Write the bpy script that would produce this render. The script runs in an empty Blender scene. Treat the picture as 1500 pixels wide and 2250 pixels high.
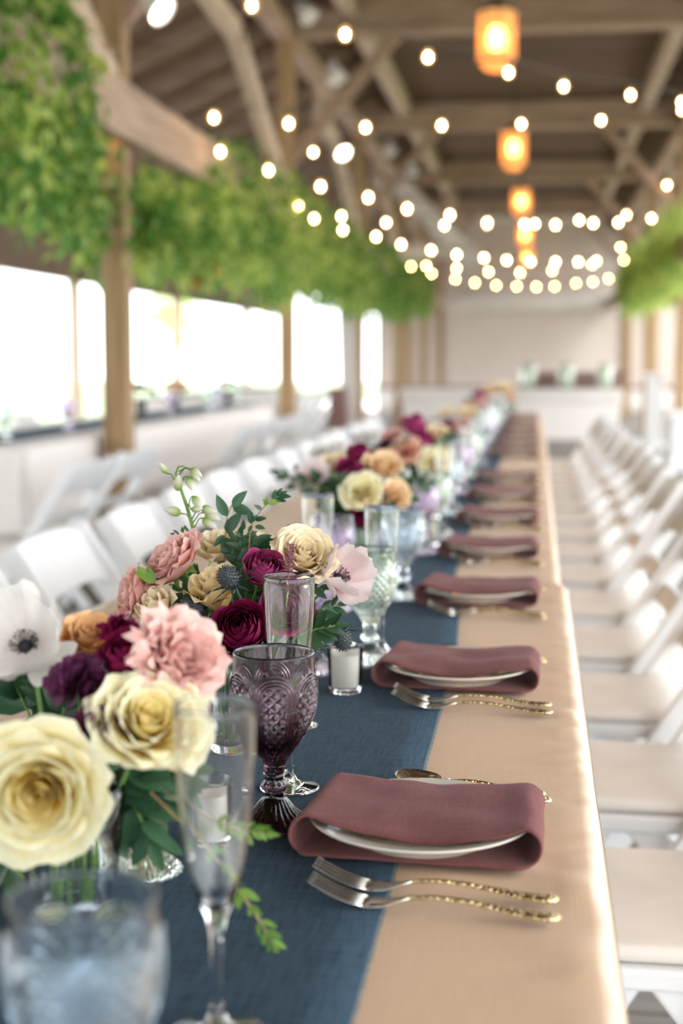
import bpy, math, random
from math import sin, cos, pi, sqrt, exp, atan2, radians
from mathutils import Vector, Matrix, noise as mnoise

SC = bpy.context.scene
COL = SC.collection
R = random.Random(7)

# ------------------------------------------------------------------ camera
CAM_Z = 1.17
YAW, PITCH, FPX = math.atan2(428, 3143), math.atan2(335, 3125), 3125.0
HF = Vector((-sin(YAW), cos(YAW), 0)); RT = Vector((cos(YAW), sin(YAW), 0)); ZZ = Vector((0, 0, 1))
FW = HF * cos(PITCH) - ZZ * sin(PITCH); UP = HF * sin(PITCH) + ZZ * cos(PITCH)
CP = Vector((0, 0, CAM_Z))
cam_d = bpy.data.cameras.new('camera'); cam = bpy.data.objects.new('camera', cam_d); COL.objects.link(cam)
cam_d.sensor_fit = 'VERTICAL'; cam_d.sensor_height = 36; cam_d.sensor_width = 24; cam_d.lens = 50
cam_d.clip_start = 0.05; cam_d.clip_end = 300
M3 = Matrix((RT, UP, -FW)).transposed()
cam.matrix_world = Matrix.Translation(CP) @ M3.to_4x4()
cam_d.dof.use_dof = True; cam_d.dof.focus_distance = 1.37; cam_d.dof.aperture_fstop = 3.7
SC.camera = cam

# ------------------------------------------------------------------ sky (bright even overcast) and exposure
w = bpy.data.worlds.new('world'); SC.world = w; w.use_nodes = True
wn = w.node_tree.nodes; bg = wn['Background']
bg.inputs['Color'].default_value = (0.93, 0.965, 1.0, 1); bg.inputs['Strength'].default_value = 1.0
SC.view_settings.view_transform = 'Standard'; SC.view_settings.look = 'None'
SC.view_settings.gamma = 1.0; SC.view_settings.use_curve_mapping = False
SC.view_settings.exposure = 2.55
LAMP = 1.0 / (2 ** 2.55)          # keeps lamp brightness independent of the exposure
SC.cycles.use_denoising = True
SC.cycles.max_bounces = 10; SC.cycles.transmission_bounces = 10; SC.cycles.diffuse_bounces = 3; SC.cycles.glossy_bounces = 4
SC.cycles.caustics_reflective = False; SC.cycles.use_adaptive_sampling = True; SC.cycles.adaptive_threshold = .025
SC.cycles.sample_clamp_indirect = 6.0

# ------------------------------------------------------------------ helpers
def ray(px, py): return FW * FPX + RT * (px - 750) + UP * (1125 - py)
def at_y(px, py, Y):
    d = ray(px, py); return CP + d * (Y / d.y)
def at_z(px, py, z):
    d = ray(px, py); return CP + d * ((z - CAM_Z) / d.z)

class MB:
    def __init__(s): s.v = []; s.f = []; s.uv = None
    def add(s, vs, fs):
        o = len(s.v); s.v += [tuple(p) for p in vs]; s.f += [tuple(i + o for i in f) for f in fs]; return s
    def box(s, x0, x1, y0, y1, z0, z1, M=None):
        vs = [Vector((x, y, z)) for z in (z0, z1) for y in (y0, y1) for x in (x0, x1)]
        if M: vs = [M @ p for p in vs]
        return s.add(vs, [(0, 2, 3, 1), (4, 5, 7, 6), (0, 1, 5, 4), (2, 6, 7, 3), (0, 4, 6, 2), (1, 3, 7, 5)])
    def bar(s, a, b, w, h, side=None):
        """rectangular bar from a to b, w across (side), h in the third direction"""
        a = Vector(a); b = Vector(b); d = (b - a); L = d.length; d.normalize()
        sd = Vector(side) if side else (Vector((0, 0, 1)).cross(d) if abs(d.z) < .99 else Vector((1, 0, 0)))
        sd = (sd - d * sd.dot(d)).normalized(); t = d.cross(sd)
        vs = [p + sd * (i * w / 2) + t * (j * h / 2) for p in (a, b) for i, j in ((-1, -1), (1, -1), (1, 1), (-1, 1))]
        return s.add(vs, [(3, 2, 1, 0), (4, 5, 6, 7), (0, 1, 5, 4), (1, 2, 6, 5), (2, 3, 7, 6), (3, 0, 4, 7)])
    def tube(s, pts, rad, n=8, cap=True):
        pts = [Vector(p) for p in pts]; m = len(pts)
        if not isinstance(rad, (list, tuple)): rad = [rad] * m
        vs = []; prev = None
        for i, p in enumerate(pts):
            t = (pts[min(i + 1, m - 1)] - pts[max(i - 1, 0)])
            t = t.normalized() if t.length > 1e-9 else Vector((0, 0, 1))
            if prev is None: a = t.orthogonal().normalized()
            else:
                a = prev - t * prev.dot(t)
                a = a.normalized() if a.length > 1e-6 else t.orthogonal().normalized()
            prev = a; b = t.cross(a)
            for k in range(n):
                q = 2 * pi * k / n; vs.append(p + (a * cos(q) + b * sin(q)) * rad[i])
        fs = [(i * n + k, i * n + (k + 1) % n, (i + 1) * n + (k + 1) % n, (i + 1) * n + k) for i in range(m - 1) for k in range(n)]
        if cap: fs += [tuple(range(n - 1, -1, -1)), tuple(range((m - 1) * n, m * n))]
        return s.add(vs, fs)
    def lathe(s, prof, n=32, disp=None, cx=0, cy=0, cz=0):
        vs = []; m = len(prof)
        for (r, z) in prof:
            for k in range(n):
                q = 2 * pi * k / n; rr = r + (disp(q, z, r) if disp and r > 1e-5 else 0)
                vs.append((cx + rr * cos(q), cy + rr * sin(q), cz + z))
        fs = [(i * n + k, i * n + (k + 1) % n, (i + 1) * n + (k + 1) % n, (i + 1) * n + k) for i in range(m - 1) for k in range(n)]
        return s.add(vs, fs)
    def grid(s, P, nu, nv):
        """P(u,v), u,v in 0..1"""
        vs = [P(i / (nu - 1), j / (nv - 1)) for j in range(nv) for i in range(nu)]
        if s.uv is None: s.uv = []
        s.uv += [(i / (nu - 1), j / (nv - 1)) for j in range(nv) for i in range(nu)]
        return s.add(vs, [(j * nu + i, j * nu + i + 1, (j + 1) * nu + i + 1, (j + 1) * nu + i) for j in range(nv - 1) for i in range(nu - 1)])
    def mesh(s, name, mat=None, smooth=True):
        me = bpy.data.meshes.new(name); me.from_pydata(s.v, [], s.f)
        if s.uv and len(s.uv) == len(s.v):
            ul = me.uv_layers.new(name='UVMap'); li = [0] * len(me.loops); me.loops.foreach_get('vertex_index', li)
            flat = []
            for i in li: flat += s.uv[i]
            ul.data.foreach_set('uv', flat)
        if mat: me.materials.append(mat)
        if smooth: me.polygons.foreach_set('use_smooth', [True] * len(me.polygons))
        me.update(); return me
    def obj(s, name, mat=None, parent=None, smooth=True, loc=None):
        return link(name, s.mesh(name, mat, smooth), parent, loc)

def link(name, me, parent=None, loc=None, M=None):
    o = bpy.data.objects.new(name, me); COL.objects.link(o)
    if parent: o.parent = parent
    if loc is not None: o.location = loc
    if M is not None: o.matrix_local = M
    return o
def tag(o, label=None, cat=None, group=None, kind=None):
    if label: o['label'] = label
    if cat: o['category'] = cat
    if group: o['group'] = group
    if kind: o['kind'] = kind
    return o
def thing(name, label, cat, loc=(0, 0, 0), rz=0, group=None, rot=None):
    o = bpy.data.objects.new(name, None); COL.objects.link(o); o.location = loc; o.empty_display_size = .05
    o.rotation_euler = rot if rot else (0, 0, rz)
    return tag(o, label, cat, group)
KIDS = {}
def copy_tree(o, parent=None):
    c = o.copy(); COL.objects.link(c); c.parent = parent
    if parent is not None: c.matrix_parent_inverse = Matrix()
    for ch in o.children: copy_tree(ch, c)
    return c
def bevel(o, w=.004, seg=2):
    m = o.modifiers.new('bevel', 'BEVEL'); m.width = w; m.segments = seg; m.limit_method = 'ANGLE'; m.angle_limit = .7
    return o
def subsurf(o, n=1):
    m = o.modifiers.new('sub', 'SUBSURF'); m.levels = n; m.render_levels = n; return o
def N3(x, y, z=0): return mnoise.noise(Vector((x, y, z)))
ORD = ['first', 'second', 'third', 'fourth', 'fifth', 'sixth', 'seventh', 'eighth', 'ninth', 'tenth', 'eleventh', 'twelfth',
       'thirteenth', 'fourteenth', 'fifteenth', 'sixteenth', 'seventeenth']

# ------------------------------------------------------------------ materials (all procedural)
def new_mat(name):
    m = bpy.data.materials.new(name); m.use_nodes = True
    nt = m.node_tree; return m, nt, nt.nodes['Principled BSDF'], nt.nodes['Material Output']
def setp(b, **k):
    for n, v in k.items(): b.inputs[n.replace('_', ' ')].default_value = v
def c4(c): return (c[0], c[1], c[2], 1)
def pmat(name, c1, c2=None, scale=(5, 5, 5), rough=.6, bump=0., bscale=None, detail=4, lo=.35, hi=.65, metallic=0., spec=.5, bdist=.002, sheen=0., obrand=0.):
    m, nt, b, out = new_mat(name); N = nt.nodes; L = nt.links
    tc = N.new('ShaderNodeTexCoord'); mp = N.new('ShaderNodeMapping'); mp.inputs['Scale'].default_value = scale
    L.new(tc.outputs['Object'], mp.inputs['Vector'])
    nz = N.new('ShaderNodeTexNoise'); nz.inputs['Scale'].default_value = 1; nz.inputs['Detail'].default_value = detail
    L.new(mp.outputs[0], nz.inputs['Vector'])
    if obrand:
        oi = N.new('ShaderNodeObjectInfo'); va = N.new('ShaderNodeVectorMath'); va.operation = 'ADD'
        ml = N.new('ShaderNodeMath'); ml.operation = 'MULTIPLY'; ml.inputs[1].default_value = 50
        L.new(oi.outputs['Random'], ml.inputs[0]); L.new(mp.outputs[0], va.inputs[0]); L.new(ml.outputs[0], va.inputs[1]); L.new(va.outputs[0], nz.inputs['Vector'])
    cr = N.new('ShaderNodeValToRGB'); e = cr.color_ramp.elements
    e[0].position = lo; e[1].position = hi; e[0].color = c4(c1); e[1].color = c4(c2 or c1)
    L.new(nz.outputs['Fac'], cr.inputs[0]); src = cr.outputs[0]
    if obrand:
        hs = N.new('ShaderNodeHueSaturation'); mr = N.new('ShaderNodeMapRange')
        mr.inputs['To Min'].default_value = 1 - obrand; mr.inputs['To Max'].default_value = 1 + obrand
        L.new(oi.outputs['Random'], mr.inputs['Value']); L.new(mr.outputs[0], hs.inputs['Value']); L.new(src, hs.inputs['Color']); src = hs.outputs[0]
    L.new(src, b.inputs['Base Color'])
    setp(b, Roughness=rough, Metallic=metallic); b.inputs['Specular IOR Level'].default_value = spec
    if sheen: b.inputs['Sheen Weight'].default_value = sheen; b.inputs['Sheen Roughness'].default_value = .4
    if bump:
        bp = N.new('ShaderNodeBump'); bp.inputs['Strength'].default_value = bump; bp.inputs['Distance'].default_value = bdist
        if bscale:
            m2 = N.new('ShaderNodeMapping'); m2.inputs['Scale'].default_value = bscale; L.new(tc.outputs['Object'], m2.inputs['Vector'])
            n2 = N.new('ShaderNodeTexNoise'); n2.inputs['Scale'].default_value = 1; n2.inputs['Detail'].default_value = 3
            L.new(m2.outputs[0], n2.inputs['Vector']); L.new(n2.outputs['Fac'], bp.inputs['Height'])
        else: L.new(nz.outputs['Fac'], bp.inputs['Height'])
        L.new(bp.outputs[0], b.inputs['Normal'])
    return m

def weave(name, c1, c2, fx=260, fy=260, rough=.85, bump=.35, slub=.5, sheen=.25, spec=.25):
    """cloth: two crossed sets of fine streaks, each one thread wide"""
    m, nt, b, out = new_mat(name); N = nt.nodes; L = nt.links
    tc = N.new('ShaderNodeTexCoord'); outs = []
    for sc in ((fx * .06, fy, 8), (fx, fy * .06, 8)):
        mp = N.new('ShaderNodeMapping'); mp.inputs['Scale'].default_value = sc; L.new(tc.outputs['Object'], mp.inputs['Vector'])
        nz = N.new('ShaderNodeTexNoise'); nz.inputs['Scale'].default_value = 1; nz.inputs['Detail'].default_value = 2
        L.new(mp.outputs[0], nz.inputs['Vector']); outs.append(nz.outputs['Fac'])
    av = N.new('ShaderNodeMath'); av.operation = 'ADD'; L.new(outs[0], av.inputs[0]); L.new(outs[1], av.inputs[1])
    hv = N.new('ShaderNodeMath'); hv.operation = 'MULTIPLY'; hv.inputs[1].default_value = .5; L.new(av.outputs[0], hv.inputs[0])
    cr = N.new('ShaderNodeValToRGB'); e = cr.color_ramp.elements; e[0].position = .5 - .25 * slub; e[1].position = .5 + .25 * slub
    e[0].color = c4(c1); e[1].color = c4(c2); L.new(hv.outputs[0], cr.inputs[0]); L.new(cr.outputs[0], b.inputs['Base Color'])
    bp = N.new('ShaderNodeBump'); bp.inputs['Strength'].default_value = bump; bp.inputs['Distance'].default_value = .0008
    L.new(hv.outputs[0], bp.inputs['Height']); L.new(bp.outputs[0], b.inputs['Normal'])
    setp(b, Roughness=rough); b.inputs['Specular IOR Level'].default_value = spec
    b.inputs['Sheen Weight'].default_value = sheen; b.inputs['Sheen Tint'].default_value = c4([min(1, c * 2.2 + .45) for c in c2])
    return m

def petal(name, base, mid, tip, rough=.55, trans=.25, vein=.12, spec=.3):
    """colour runs along the petal from claw to lip (UV), as the flower itself is coloured"""
    m, nt, b, out = new_mat(name); N = nt.nodes; L = nt.links
    uv = N.new('ShaderNodeUVMap'); sp = N.new('ShaderNodeSeparateXYZ'); L.new(uv.outputs[0], sp.inputs[0])
    tc = N.new('ShaderNodeTexCoord')
    nz = N.new('ShaderNodeTexNoise'); nz.inputs['Scale'].default_value = 90; nz.inputs['Detail'].default_value = 3; L.new(tc.outputs['Object'], nz.inputs['Vector'])
    ma = N.new('ShaderNodeMath'); ma.operation = 'MULTIPLY_ADD'; ma.inputs[1].default_value = .5; L.new(nz.outputs['Fac'], ma.inputs[0])
    sb = N.new('ShaderNodeMath'); sb.operation = 'SUBTRACT'; sb.inputs[1].default_value = .25; L.new(sp.outputs['Y'], sb.inputs[0]); L.new(sb.outputs[0], ma.inputs[2])
    cr = N.new('ShaderNodeValToRGB'); e = cr.color_ramp.elements; e[0].position = .1; e[1].position = .95
    e[0].color = c4(base); e[1].color = c4(tip); k = e.new(.55); k.color = c4(mid)
    L.new(ma.outputs[0], cr.inputs[0])
    # fine veins running lengthwise
    mp = N.new('ShaderNodeMapping'); mp.inputs['Scale'].default_value = (26, 1.5, 1); L.new(uv.outputs[0], mp.inputs['Vector'])
    n2 = N.new('ShaderNodeTexNoise'); n2.inputs['Scale'].default_value = 1; n2.inputs['Detail'].default_value = 2; L.new(mp.outputs[0], n2.inputs['Vector'])
    hs = N.new('ShaderNodeHueSaturation'); mr = N.new('ShaderNodeMapRange'); mr.inputs['To Min'].default_value = 1 - vein; mr.inputs['To Max'].default_value = 1 + vein
    L.new(n2.outputs['Fac'], mr.inputs['Value']); L.new(mr.outputs[0], hs.inputs['Value']); L.new(cr.outputs[0], hs.inputs['Color'])
    L.new(hs.outputs[0], b.inputs['Base Color']); setp(b, Roughness=rough); b.inputs['Specular IOR Level'].default_value = spec
    bp = N.new('ShaderNodeBump'); bp.inputs['Strength'].default_value = .2; bp.inputs['Distance'].default_value = .0006
    L.new(n2.outputs['Fac'], bp.inputs['Height']); L.new(bp.outputs[0], b.inputs['Normal'])
    if trans:
        t = N.new('ShaderNodeBsdfTranslucent'); L.new(hs.outputs[0], t.inputs['Color'])
        mx = N.new('ShaderNodeMixShader'); mx.inputs[0].default_value = trans
        L.new(b.outputs[0], mx.inputs[1]); L.new(t.outputs[0], mx.inputs[2]); L.new(mx.outputs[0], out.inputs['Surface'])
    return m

def leafmat(name, c1, c2, trans=.25, rough=.45):
    m, nt, b, out = new_mat(name); N = nt.nodes; L = nt.links
    tc = N.new('ShaderNodeTexCoord'); nz = N.new('ShaderNodeTexNoise'); nz.inputs['Scale'].default_value = 14; L.new(tc.outputs['Object'], nz.inputs['Vector'])
    oi = N.new('ShaderNodeObjectInfo'); ad = N.new('ShaderNodeMath'); ad.operation = 'ADD'; L.new(nz.outputs['Fac'], ad.inputs[0]); L.new(oi.outputs['Random'], ad.inputs[1])
    hv = N.new('ShaderNodeMath'); hv.operation = 'MULTIPLY'; hv.inputs[1].default_value = .5; L.new(ad.outputs[0], hv.inputs[0])
    at = N.new('ShaderNodeAttribute'); at.attribute_name = 'tone'; a2 = N.new('ShaderNodeMath'); a2.operation = 'ADD'; L.new(hv.outputs[0], a2.inputs[0]); L.new(at.outputs['Fac'], a2.inputs[1])
    cr = N.new('ShaderNodeValToRGB'); e = cr.color_ramp.elements; e[0].position = .25; e[1].position = .8; e[0].color = c4(c1); e[1].color = c4(c2)
    L.new(a2.outputs[0], cr.inputs[0]); L.new(cr.outputs[0], b.inputs['Base Color']); setp(b, Roughness=rough)
    t = N.new('ShaderNodeBsdfTranslucent'); L.new(cr.outputs[0], t.inputs['Color'])
    mx = N.new('ShaderNodeMixShader'); mx.inputs[0].default_value = trans
    L.new(b.outputs[0], mx.inputs[1]); L.new(t.outputs[0], mx.inputs[2]); L.new(mx.outputs[0], out.inputs['Surface'])
    return m

def glass(name, col=(1, 1, 1), rough=0., ior=1.47, dens=0, vcol=None):
    m, nt, b, out = new_mat(name)
    if dens:
        va = nt.nodes.new('ShaderNodeVolumeAbsorption'); va.inputs['Color'].default_value = c4(vcol); va.inputs['Density'].default_value = dens
        nt.links.new(va.outputs[0], out.inputs['Volume'])
    setp(b, Roughness=rough, IOR=ior); b.inputs['Base Color'].default_value = c4(col); b.inputs['Transmission Weight'].default_value = 1.0
    return m
def emis(name, col, s, base=(.8, .6, .4)):
    m, nt, b, out = new_mat(name); b.inputs['Base Color'].default_value = c4(base)
    b.inputs['Emission Color'].default_value = c4(col); b.inputs['Emission Strength'].default_value = s
    return m

W_TAN1, W_TAN2 = (.29, .175, .08), (.45, .295, .155)
M = dict(
    post=pmat('post_wood', W_TAN1, W_TAN2, (26, 26, 1.6), .75, .3, obrand=.12),
    beam_x=pmat('beam_wood_across', (.33, .215, .150), (.50, .345, .250), (1.6, 24, 24), .75, .3, obrand=.1),
    beam_y=pmat('beam_wood_along', (.33, .215, .150), (.48, .335, .245), (24, 1.6, 24), .75, .3, obrand=.1),
    brace=pmat('brace_wood', (.46, .34, .24), (.63, .50, .38), (18, 18, 3), .75, .2, obrand=.1),
    roof=pmat('roof_boards', (.095, .052, .030), (.165, .095, .056), (1.5, 20, 10), .85, .3, obrand=.2),
    rafter=pmat('rafter_wood', (.24, .165, .12), (.36, .255, .19), (2, 20, 20), .8, .2, obrand=.15),
    plank=pmat('deck_planks', (.145, .125, .105), (.26, .23, .20), (3, 40, 10), .7, .35, obrand=.18),
    cloth=weave('champagne_cloth', (.64, .43, .265), (.73, .505, .325), 420, 420, .42, .08, 1.0, .1, .5),
    cloth_pale=weave('ivory_cloth', (.78, .72, .68), (.86, .80, .76), 300, 300, .7, .08, 1.0, .1, .3),
    runner=weave('blue_runner', (.013, .030, .048), (.050, .085, .120), 420, 420, .95, .5, .75, .06, .08),
    fray=pmat('runner_edge', (.05, .13, .17), (.10, .22, .26), (60, 400, 20), .9),
    napkin=weave('mauve_napkin', (.140, .050, .048), (.212, .084, .080), 900, 900, .9, .3, .8, .12, .1),
    plate=pmat('ivory_china', (.72, .66, .57), (.75, .69, .60), (4, 4, 4), .12),
    silver=pmat('silver', (.66, .62, .55), (.78, .73, .65), (60, 60, 60), .16, metallic=1.),
    ornate_glints=pmat('ornate_silver_gold_glints', (.30, .19, .07), (.95, .76, .42), (330, 330, 330), .14, 1., metallic=1., bdist=.003, detail=2),  # silver handles; warm gold glints put into the colour as dark and bright flecks
    clear=glass('clear_glass'),
    purple=glass('purple_glass', (.72, .64, .69), dens=175, vcol=(.40, .26, .33)),
    lilac=glass('lilac_glass', (.80, .70, .84)),
    green=glass('green_glass', (.88, .97, .89)),
    ice=glass('pale_blue_glass', (.80, .90, .98)),
    wax=pmat('wax', (.86, .82, .70), (.90, .86, .75), (30, 30, 30), .5),
    wick=pmat('wick', (.05, .04, .03)),
    white=pmat('white_resin', (.78, .78, .78), (.84, .84, .84), (6, 6, 6), .45, .05),
    cushion=pmat('ivory_cushion', (.76, .71, .65), (.82, .77, .71), (9, 9, 9), .75, .1),
    metal=pmat('dark_metal', (.05, .045, .04), (.09, .08, .07), (20, 20, 20), .5, metallic=.6),
    stemg=pmat('stem_green', (.10, .22, .04), (.20, .36, .08), (40, 40, 40), .5),
    stemb=pmat('stem_brown', (.30, .19, .08), (.42, .28, .13), (60, 60, 60), .6),
    wall=pmat('cream_wall', (.60, .50, .435), (.66, .56, .49), (.7, .7, .7), .85),
    wallw=pmat('white_boards', (.70, .65, .60), (.78, .73, .68), (2, 2, 2), .7),
    railb=pmat('brown_wood', (.17, .085, .07), (.24, .13, .105), (10, 10, 2), .7),
    lawn=pmat('lawn', (.20, .27, .13), (.34, .40, .24), (1.2, 1.2, 1.2), .9),
    paving=pmat('pale_paving', (.62, .61, .58), (.72, .71, .68), (.6, .6, .6), .9),
)
# ================================================================== STRUCTURE
S = 5.3; Y1 = 7.5; PW = .14; XL, XR = -2.24, 1.77; XLO, XRO = -5.65, 5.18
POST_Y = [Y1 - 2 * S, Y1 - S, Y1, Y1 + S, Y1 + 2 * S, Y1 + 3 * S, Y1 + 4 * S]
Y_END = 32.5; Y_BEG = -11.5
# ground outside and the timber deck
g = MB().box(-60, 60, -40, 90, -.42, -.2).obj('ground_lawn', M['lawn'], smooth=False); tag(g, 'pale sunlit lawn beyond the open sides of the pavilion', kind='structure')
g = MB().box(-9.5, 9.0, -8, 44, -.2, -.06).obj('ground_paving', M['paving'], smooth=False); tag(g, 'pale paving bordering the pavilion', kind='structure')
g = MB().box(-6.2, 5.7, Y_BEG - .5, 33.5, -.06, -.022).obj('floor', M['plank'], smooth=False); tag(g, 'grey timber deck of the pavilion', kind='structure')
pl = MB().box(-6.15, 5.65, -.066, .066, -.022, 0).mesh('plank', M['plank'], False)
y = -1.0; i = 0
while y < 8.2:
    link('plank', pl, g, (0, y + .07, 0)); y += .14
MB().box(-6.15, 5.65, Y_BEG - .4, -1.0, -.022, 0).obj('plank_field', M['plank'], g, False)
MB().box(-6.15, 5.65, y, 33.4, -.022, 0).obj('plank_field', M['plank'], g, False)

# posts
sides = {XL: 'row beside the long table', XR: 'row past the chairs'}
for X, wd in ((XL, 'inner row with the green garland'), (XR, 'far inner row past the white chairs')):
    for k, Y in enumerate(POST_Y):
        if k < 2 and X < 0: continue
        if k < 3 and X > 0: continue
        o = bevel(MB().box(-PW / 2, PW / 2, -PW / 2, PW / 2, 0, 4.33).obj('wooden_post', M['post'], smooth=False, loc=(X, Y, 0)), .008)
        n = (k - 2) if X < 0 else (k - 3)
        tag(o, '%s tan timber post along the %s' % (ORD[n], wd), kind='structure')
for xx, yy in ((XL, POST_Y[0]), (XL, POST_Y[1]), (XL, -8.4), (XR, POST_Y[0]), (XR, POST_Y[1]), (XR, POST_Y[2]), (XR, -8.4)):
    o = bevel(MB().box(-PW / 2, PW / 2, -PW / 2, PW / 2, 0, 4.33).obj('wooden_post', M['post'], smooth=False, loc=(xx, yy, 0)), .008)
    tag(o, 'tan timber post out of view carrying the roof', kind='structure')
for X, YS in ((XLO, [-3.9, 1.4, 6.6, 11.8, 17.1, 22.2, 27.6]),):
    for k, Y in enumerate(YS):
        o = bevel(MB().box(-.07, .07, -.07, .07, 0, 2.3).obj('outer_post', M['brace'], smooth=False, loc=(X, Y, 0)), .008)
        tag(o, '%s slim outer post under the %s eave' % (ORD[k], 'bright lawn side' if X < 0 else 'opposite'), kind='structure')
for X, s in ((XLO, 'lawn side'),):
    o = MB().box(X - .07, X + .07, Y_BEG, Y_END, 2.13, 2.60).obj('eave_beam', M['rafter'], smooth=False)
    tag(o, 'long dark eave beam on the outer posts of the %s' % s, kind='structure')

# flat middle ceiling of boards, two sloping aisle roofs with rafters
CZ = 4.36; XA, XB = -1.72, 1.32
c = MB().box(XA, XB, Y_BEG, Y_END, CZ + .03, CZ + .12).obj('ceiling', M['roof'], smooth=False); tag(c, 'dark boarded flat ceiling over the long table', kind='structure')
bd = MB().box(XA, XB, -.105, .105, CZ, CZ + .03).mesh('ceiling_board', M['roof'], False)
y = 4.0
while y < 26: link('ceiling_board', bd, c, (0, y, (hash(str(round(y, 2))) % 2) * 0.0)); y += .22
MB().box(XA, XB, Y_BEG, 3.8, CZ, CZ + .03).obj('board_field', M['roof'], c, False)
MB().box(XA, XB, 26, Y_END, CZ, CZ + .03).obj('board_field', M['roof'], c, False)
def aisle(x0, x1, label, z1=2.44):
    z0 = 4.30
    rf = MB().add([(x0, Y_BEG, z0 + .16), (x1, Y_BEG, z1 + .10), (x1, Y_END, z1 + .10), (x0, Y_END, z0 + .16),
                   (x0, Y_BEG, z0 + .24), (x1, Y_BEG, z1 + .18), (x1, Y_END, z1 + .18), (x0, Y_END, z0 + .24)],
                  [(0, 1, 2, 3), (7, 6, 5, 4), (0, 4, 5, 1), (1, 5, 6, 2), (2, 6, 7, 3), (3, 7, 4, 0)]).obj('roof', M['roof'], smooth=False)
    tag(rf, label, kind='structure')
    rm = MB().bar((x0, 0, z0 + .08), (x1, 0, z1 + .02), .05, .14, side=(0, 1, 0)).mesh('rafter', M['rafter'], False)
    y = Y_BEG + .3
    while y < Y_END: link('rafter', rm, rf, (0, y, 0)); y += .92
    return rf
aisle(XA, XLO - .25, 'dark sloping aisle roof with pale rafters over the lawn side')
aisle(XB, XR + .95, 'dark sloping eave with pale rafters on the opposite side', 3.72)
for k, Y in enumerate(POST_Y):
    t = thing('tie_beam', '%s timber tie beam crossing below the dark ceiling' % ORD[k], None, (0, Y, 0)); t['kind'] = 'structure'
    bevel(MB().box(XL - .1, XR + .1, -.09, .09, 4.06, 4.33).obj('beam', M['beam_x'], t, False), .01)
    bevel(MB().box(XL - .1, XR + .1, -.11, .11, 4.0, 4.058).obj('lower_board', M['beam_x'], t, False), .006)
for X, n in ((-1.66, 'lawn'), (1.26, 'opposite')):
    o = MB().box(X - .07, X + .07, Y_BEG, Y_END, 4.16, 4.35).obj('ceiling_purlin', M['brace'], smooth=False); tag(o, 'long purlin edging the flat ceiling on the %s side' % n, kind='structure')
for X, n in ((XL + .11, 'lawn'), (XR - .11, 'opposite')):
    o = bevel(MB().box(X - .04, X + .04, Y_BEG, Y_END, 2.30, 2.58).obj('garland_beam', M['beam_y'], smooth=False), .006); tag(o, 'long timber rail carrying the garland on the %s side' % n, kind='structure')
# knee braces at every post, across and along
for X, sg, n in ((XL, 1, 'lawn'), (XR, -1, 'opposite')):
    for k, Y in enumerate(POST_Y):
        if k < 2: continue
        if sg > 0 or k > 3:
            o = bevel(MB().bar((X + sg * .04, Y, 2.95), (X + sg * 1.0, Y, 4.02), .08, .11, side=(0, 1, 0)).obj('knee_brace', M['beam_x'], smooth=False), .006)
            tag(o, 'diagonal brace across to the %s tie beam on the %s side' % (ORD[k], n), kind='structure')
        if sg < 0 and k < 4: continue
        t = thing('arched_brace', 'pale bent brace reaching from the %s %s post towards the near end' % (ORD[k - 2], 'lawn side' if sg > 0 else 'opposite'), None, (X, Y, 0)); t['kind'] = 'structure'
        bevel(MB().bar((0, -.04, 2.58), (0, -2.2, 3.58), .10, .17, side=(1, 0, 0)).obj('lower_arm', M['brace'], t, False), .006)
        bevel(MB().bar((0, -2.12, 3.57), (0, -3.5, 3.66), .10, .15, side=(1, 0, 0)).obj('upper_arm', M['brace'], t, False), .006)
        MB().bar((0, -3.4, 3.66), (0, -3.4, 4.0), .08, .10, side=(1, 0, 0)).obj('hanger', M['brace'], t, False)
    o = MB().box(X - .08, X + .08, Y_BEG, Y_END, 3.96, 4.10).obj('wall_plate_beam', M['beam_y'], smooth=False); tag(o, 'high longitudinal plate beam on the %s side posts' % n, kind='structure')

# end wall: cream boarding, white fascia, brown rail, white skirting band
ew = MB().box(-3.6, 6.0, 32.5, 32.7, 0, 4.6).obj('wall_end', M['wall'], smooth=False); tag(ew, 'cream end wall behind the far end of the table', kind='structure')
MB().box(-2.1, 2.1, 32.38, 32.499, 2.27, 2.62).obj('fascia_board', M['wallw'], ew, False)
MB().box(-2.2, 2.0, 32.36, 32.499, 4.25, 4.55).obj('fascia_board', M['wallw'], ew, False)
MB().box(-3.6, 6, 32.44, 32.499, .50, .58).obj('dado_rail', M['railb'], ew, False)
MB().box(-3.6, 6, 32.46, 32.499, .10, .50).obj('skirting_band', M['wallw'], ew, False)
for x in (-2.9, -2.15, 1.95, 2.6):
    MB().box(x - .06, x + .06, 32.42, 32.499, .58, 4.3).obj('wall_batten', M['post'], ew, False)
# pale three-cornered bracket on the fourth garland-side post
p0, p1, p2 = at_y(878, 408, 22.9), at_y(1042, 578, 22.9), at_y(876, 545, 22.9)
t = thing('trim_1', 'pale three-cornered bracket on the fourth garland post above the bulbs', None, (p2.x, 22.9, p2.z)); t['kind'] = 'structure'
bevel(MB().bar(p0 - t.location, p1 - t.location, .12, .30, side=(0, 1, 0)).obj('sloping_board', M['wallw'], t, False), .01)
bevel(MB().box(0, p1.x - p2.x, .08, .16, -.16, .04).obj('level_board', M['wallw'], t, False), .008)
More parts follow.
